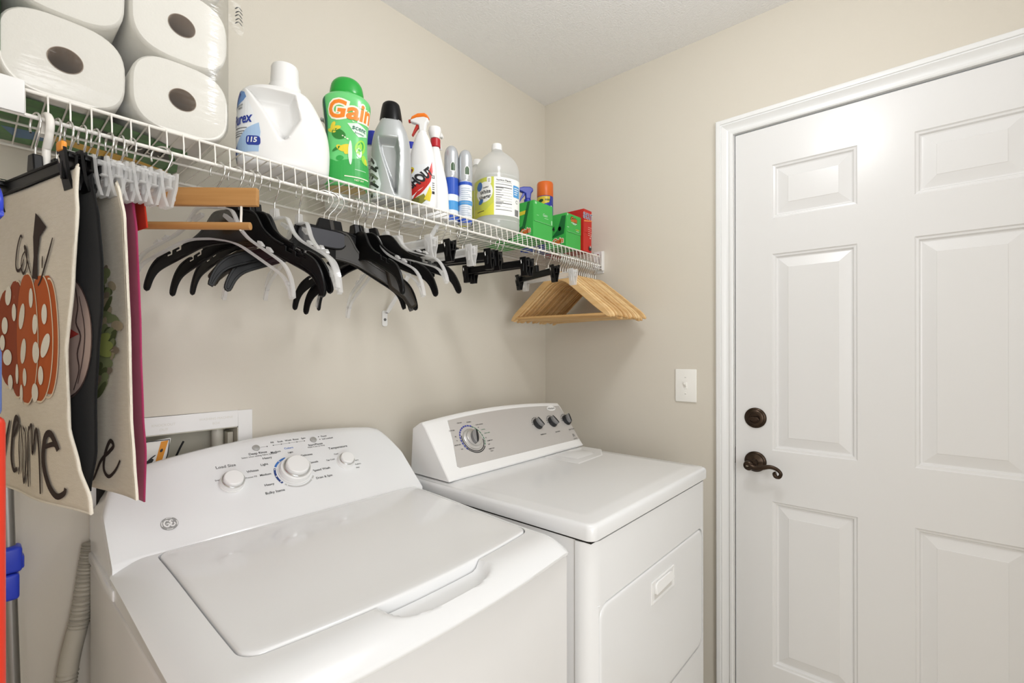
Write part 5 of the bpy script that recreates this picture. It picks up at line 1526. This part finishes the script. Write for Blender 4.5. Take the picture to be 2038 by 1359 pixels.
# towel 1: pumpkin print
tk = clip_hanger('black clip hanger with orange-tipped clip holding the pumpkin towel, leftmost of all', M_black, M_black, .135, 'towel clip hangers')
place(tk, -1.700, 14)
MB().rbox(.112, .130, -.0155, -.008, -.080, -.066, .003, 2).build('orange_tip', mat('orange_tip', '#e8952d', .4), tk, smooth=40)
T1 = Cloth(-1.700, 14, 1.553, 1.076, -.150, [(.144, 1.56), (.141, 1.52), (.145, 1.494), (.133, 1.396), (.111, 1.297), (.117, 1.19), (.144, 1.135), (.176, 1.095), (.180, 1.07)], [(.006, 11, .4, 1.5), (.0016, 34, 1.2, -2), (.002, 5, 2.0, 7)])
t = thing('tea_towel', (-1.700, RY, 1.076), 'cream tea towel printed with an orange polka-dot pumpkin and brown lettering', 'towel', 'tea towels on clip hangers')
T1.body(t, M_lin)
h = MB().tube([T1.at(T1.R(T1.zt - (T1.zt - T1.zb) * i / 60), T1.zt - (T1.zt - T1.zb) * i / 60, .001) for i in range(61)], .0022, 6)
h.tube([T1.at(-.150 + (T1.R(T1.zb) + .150) * i / 40, T1.zb + .0005, .001) for i in range(41)], .0022, 6)
h.build('hem', M_lin2, t, smooth=60)
p = MB()
G = lambda o: T1.fn(.0036 + o)
def pr_(shape, o, mi, step=.012): p.flat(shape, G(o), step, mi)
def lobe(uc, hw2, zc, hh, lean=0.0, n=28):
    return [(uc + hw2 * cos(2 * pi * i / n) + lean * (sin(2 * pi * i / n)), zc + hh * sin(2 * pi * i / n) * (.92 + .08 * abs(cos(2 * pi * i / n)))) for i in range(n)]
pr_(pol(lobe(-.098, .046, 1.320, .085, -.004)), .0000, 1)
pr_(pol(lobe(.066, .030, 1.322, .094, -.004)), .0000, 0)
pr_(pol(lobe(-.060, .044, 1.318, .100, -.006)), .0003, 1)
pr_(pol(lobe(.040, .042, 1.316, .102, .004)), .0003, 0)
pr_(pol(lobe(-.010, .050, 1.316, .108, .0)), .0006, 0)
for uc, hw2, hh, o in ((-.098, .046, .085, .0003), (-.060, .044, .100, .0005), (-.010, .050, .108, .0009), (.040, .042, .102, .0005), (.066, .030, .094, .0002)):
    pts = lobe(uc, hw2, 1.317, hh)
    pr_(ribbon(pts[20:28] + pts[0:8], .0026, 3, False), o, 2, None)
for u, z, a_, b_, ro in ((-.094, 1.388, .016, .012, 1.2), (-.110, 1.340, .012, .014, 0), (-.070, 1.360, .010, .014, 0), (-.030, 1.352, .022, .013, 1.0), (.014, 1.378, .008, .015, .1), (.030, 1.338, .009, .015, -.1), (.060, 1.352, .008, .015, 0), (-.024, 1.298, .021, .013, 1.1), (.032, 1.296, .012, .016, 0), (.062, 1.306, .020, .010, 1.0), (-.100, 1.288, .018, .013, 0),
                         (-.018, 1.258, .010, .014, 0), (.048, 1.262, .008, .014, 0), (-.058, 1.262, .007, .016, 0), (-.088, 1.248, .010, .012, 0), (-.036, 1.232, .008, .014, 0), (.028, 1.236, .012, .014, 0), (-.120, 1.312, .010, .013, 0)):
    pr_(ell(u, z, a_, b_, 20, ro), .0012, 3, .01)
pr_(pol([(.016, 1.408), (.036, 1.404), (.034, 1.440), (.040, 1.468), (.060, 1.480), (.038, 1.496), (.022, 1.506), (.016, 1.470), (.020, 1.440)]), .0008, 4)
B4 = lambda pts, w, o=.0008: pr_(ribbon(pts, w, 5), o, 4, None)
B4([(-.030, 1.474), (-.038, 1.478), (-.052, 1.462), (-.060, 1.436), (-.052, 1.425), (-.034, 1.428), (-.022, 1.440)], .0042)
B4([(-.016, 1.452), (-.030, 1.444), (-.034, 1.428), (-.022, 1.418), (-.008, 1.430), (-.010, 1.452), (-.020, 1.460), (-.008, 1.440), (.010, 1.416)], .0038)
B4([(.050, 1.438), (.050, 1.420)], .003); B4([(.080, 1.462), (.066, 1.436), (.048, 1.405), (.038, 1.395)], .0036)
# "wesome" in tall brush letters
B4([(-.128, 1.180), (-.124, 1.150), (-.118, 1.128), (-.104, 1.160), (-.092, 1.186)], .0070)
B4([(-.080, 1.160), (-.064, 1.172), (-.054, 1.186), (-.066, 1.192), (-.078, 1.170), (-.084, 1.130), (-.074, 1.108), (-.058, 1.112)], .0075)
B4([(-.046, 1.168), (-.050, 1.150), (-.040, 1.130), (-.046, 1.108), (-.054, 1.104)], .0050) if False else None
B4([(-.044, 1.184), (-.050, 1.150), (-.046, 1.118), (-.050, 1.104)], .0046)
B4([(-.040, 1.182), (-.030, 1.150), (-.028, 1.110), (-.022, 1.096), (-.012, 1.130), (-.016, 1.170), (-.030, 1.180)], .0052)
B4([(.000, 1.184), (-.004, 1.140), (.000, 1.092)], .0058); B4([(.000, 1.178), (.014, 1.186), (.016, 1.150), (.020, 1.148), (.032, 1.182), (.042, 1.150), (.048, 1.088)], .0058)
B4([(.060, 1.158), (.086, 1.164), (.096, 1.156), (.076, 1.178), (.060, 1.170), (.056, 1.136), (.070, 1.106), (.092, 1.090), (.112, 1.096), (.116, 1.104)], .0085)
p.build('print', [mat('print_orange', '#b2541f', .9), mat('print_rust', '#8f3d1a', .9), mat('print_line', '#e0cdb2', .9), M_lin2, mat('print_brown', '#33241d', .9)], t, smooth=180, flip=True)

# towel 2: black with a plate print
tk2 = copy_tree(tk)
place(tk2, -1.676, 11, 0, 'black clip hanger directly behind the leftmost one, holding the black towel')
for ch in children(tk2):
    if ch.name.startswith('orange_tip'): bpy.data.objects.remove(ch, do_unlink=True)
T2 = Cloth(-1.676, 11, 1.548, 1.094, -.150, [(.130, 1.56), (.136, 1.538), (.156, 1.488), (.166, 1.423), (.164, 1.367), (.149, 1.297), (.139, 1.225), (.140, 1.154), (.118, 1.096)], [(.005, 12, 1.4, 2), (.0015, 34, .2, 3)])
t = thing('tea_towel', (-1.676, RY, 1.094), 'black tea towel with a round dusty pink plate print, behind the pumpkin towel', 'towel', 'tea towels on clip hangers')
T2.body(t, M_blk)
p = MB()
G2 = lambda o: T2.fn(.0036 + o)
p.flat(ell(.036, 1.320, .098, .094, 40), G2(0), .012, 0)
p.flat(ring2(.036, 1.320, .096, .099, 0, 360, 50), G2(.0006), None, 1)
p.flat(ribbon([(.085, 1.400), (.094, 1.366), (.088, 1.340), (.100, 1.320), (.090, 1.294), (.094, 1.270), (.078, 1.240)], .003, 4), G2(.0006), None, 1)
p.flat(ribbon([(.098, 1.378), (.112, 1.330), (.106, 1.290), (.090, 1.250)], .0022, 4), G2(.0006), None, 1)
p.flat(pol([(.040, 1.345), (.060, 1.335), (.096, 1.323), (.060, 1.314), (.040, 1.300), (.010, 1.322)]), G2(.0008), .012, 2)
p.build('print', [mat('print_dusty_pink', '#b9a49b', .9), mat('print_umber', '#4d3a36', .9), mat('print_red', '#b03a32', .9)], t, smooth=180, flip=True)

# towel 3: cream with succulents
T3 = Cloth(-1.646, 10, 1.545, 1.085, -.140, [(.120, 1.56), (.140, 1.530), (.154, 1.494), (.157, 1.399), (.161, 1.297), (.165, 1.202), (.176, 1.138), (.186, 1.085)], [(.005, 12, 2.4, 1), (.0015, 34, .8, -2)])
c3 = clip_hanger('clear clip hanger holding the cream plant towel', M_clear, M_cleared, .138, 'towel clip hangers')
place(c3, -1.646, 10)
t = thing('tea_towel', (-1.646, RY, 1.085), 'cream tea towel with green plant print and a script letter, right of the black towel', 'towel', 'tea towels on clip hangers')
T3.body(t, M_lin)
h = MB().tube([T3.at(T3.R(T3.zt - (T3.zt - T3.zb) * i / 60), T3.zt - (T3.zt - T3.zb) * i / 60, .001) for i in range(61)], .0020, 6)
h.build('hem', M_lin2, t, smooth=60)
p = MB()
G3 = lambda o: T3.fn(.0036 + o)
rnd = random.Random(5)
PM = [mat('print_sage', '#8a9163', .9), mat('print_moss', '#5b6238', .9), mat('print_fawn', '#b3a283', .9), mat('print_taupe', '#8f7f69', .9), mat('print_leaf', '#a5ad5c', .9), mat('print_brown', '#33241d', .9)]
for i in range(46):
    f = i / 46
    z = 1.420 - .185 * f
    u = .068 + .040 * rnd.random() + (.030 * sin(f * pi) * rnd.random())
    mi = rnd.choice((0, 0, 1, 2, 3))
    p.flat(ell(u, z, .010 + .010 * rnd.random(), .0055 + .003 * rnd.random(), 12, rnd.uniform(-.5, .8)), G3(.0001 * i), None, mi)
for i, (u, z) in enumerate(((.092, 1.316), (.100, 1.306), (.096, 1.298))): p.flat(ell(u, z, .026, .008, 16, .2 - .2 * i), G3(.005 + .0002 * i), .01, 4)
p.build('plant_print', PM, t, smooth=180, flip=True)
p = MB()
p.flat(ribbon([(.040, 1.098), (.055, 1.100), (.078, 1.130), (.102, 1.146), (.114, 1.156), (.104, 1.162), (.090, 1.142), (.086, 1.118), (.100, 1.108), (.120, 1.120), (.134, 1.136)], .0052, 6), G3(.0004), None, 5)
p.build('letter_print', PM, t, smooth=180, flip=True)

# towel 4: magenta, red lining at its top fold
T4 = Cloth(-1.612, 8, 1.545, 1.066, -.14, [(.085, 1.56), (.095, 1.544), (.109, 1.486), (.112, 1.375), (.114, 1.297), (.123, 1.195), (.134, 1.142), (.128, 1.065)], [(.005, 12, 3.0, 1.5), (.0015, 30, 2.2, -2)])
c4 = copy_tree(c3)
place(c4, -1.612, 8, 0, 'clear clip hanger holding the magenta towel')
t = thing('tea_towel', (-1.612, RY, 1.066), 'magenta tea towel with a red inner fold, rightmost of the hanging towels', 'towel', 'tea towels on clip hangers')
T4.body(t, M_mag)
b = MB()
T4.sheet(b, -.0105, .06, lambda z: T4.R(z) + .004 + .006 * max(0, 1 - (1.553 - z) / .07), 1.492, 1.549, 12, 14)
o = b.build('red_lining', mat('red_cotton', '#c8361f', .9), t, smooth=180, flip=True)
q_ = o.modifiers.new('thickness', 'SOLIDIFY'); q_.thickness = .0015
# empty clear clip hangers between the towels and the trouser hanger
for hx, th, lb_ in ((-1.662, 10, 'empty clear clip hanger between the black towel and the plant towel'), (-1.630, 9, 'empty clear clip hanger between the plant towel and the magenta towel'), (-1.598, 9, 'empty clear clip hanger just right of the magenta towel'), (-1.583, 10, 'empty clear clip hanger nearest the wooden trouser hanger')):
    place(copy_tree(c3), hx, th + random.uniform(-1.6, 1.6), random.uniform(-1.6, 1.6), lb_)
# white tubular hanger at the far left, blue hanger at the frame edge
t = hthing('tube_hanger', 'thick white plastic tube hanger hooked beside the leftmost black clip hanger', 'hanger')
MB().tube([(q[0] * 1.05, 0, q[2] * 1.0) for q in hook_pts(-.085)], .0052, 10).build('hook', M_wire, t, smooth=60)
MB().tube(spline([(0, 0, -.080), (.02, 0, -.100), (.06, 0, -.125), (.100, 0, -.150), (.108, 0, -.165), (.095, 0, -.172), (0, 0, -.172), (-.095, 0, -.172), (-.108, 0, -.165), (-.100, 0, -.150), (-.06, 0, -.125), (-.02, 0, -.100), (0, 0, -.080)], 5), .0042, 10).build('frame', M_wire, t, smooth=60)
place(t, -1.688, 9, 0)
t = hthing('tube_hanger', 'blue plastic tube hanger at the left border of the picture', 'hanger')
M_bh = mat('blue_hanger_plastic', '#2c43c8', .35)
MB().tube(hook_pts(-.085), .0032, 10).build('hook', M_bh, t, smooth=60)
MB().tube(spline([(0, 0, -.080), (.02, 0, -.092), (.10, 0, -.124), (.185, 0, -.166), (.195, 0, -.190), (.18, 0, -.196), (0, 0, -.196), (-.18, 0, -.196), (-.195, 0, -.190), (-.185, 0, -.166), (-.10, 0, -.124), (-.02, 0, -.092), (0, 0, -.080)], 5), .0046, 10).build('frame', M_bh, t, smooth=60)
place(t, -1.765, 6, 0)

# ------------------------------------------------------------------ pole and board standing at the left border
t = thing('metal_pole', (-1.700, -.16, 0), 'brushed grey metal pole with a blue clamp leaning against the wall left of the washer', 'pole')
pa, pb_ = (-1.698, -.075, .0), (-1.727, -.025, 1.33)
pat = lambda z: tuple(pa[i] + (pb_[i] - pa[i]) * z / 1.33 for i in range(3))
MB().tube([pat(0), pat(.6), pat(1.33)], .0095, 20).build('tube', mat('brushed_metal', '#9a9a98', .35, .9), t, smooth=50)
cx, cy, cz = pat(.885)
b = MB().rbox(cx - .018, cx + .016, cy - .022, cy + .015, .887, .934, .006, 3)
b.rbox(cx - .016, cx + .0125, cy - .020, cy + .013, .836, .885, .006, 3)
b.rbox(cx + .010, cx + .019, cy - .016, cy + .008, .890, .916, .004, 2)
b.build('clamp', M_bh, t, smooth=40)
t = thing('upright_board', (-1.79, -.70, 0), 'narrow red upright board with a blue top section at the left border', 'board')
MB().rbox(-1.850, -1.7462, -.715, -.690, 0, 1.238, .006, 3).build('red_panel', mat('board_red', '#d3361f', .4), t, smooth=40)
MB().rbox(-1.850, -1.7485, -.714, -.691, 1.238, 1.302, .006, 3).build('blue_panel', mat('board_blue', '#5a6fae', .4), t, smooth=40)
for o in bpy.data.objects:
    if '_o' in o: del o['_o']
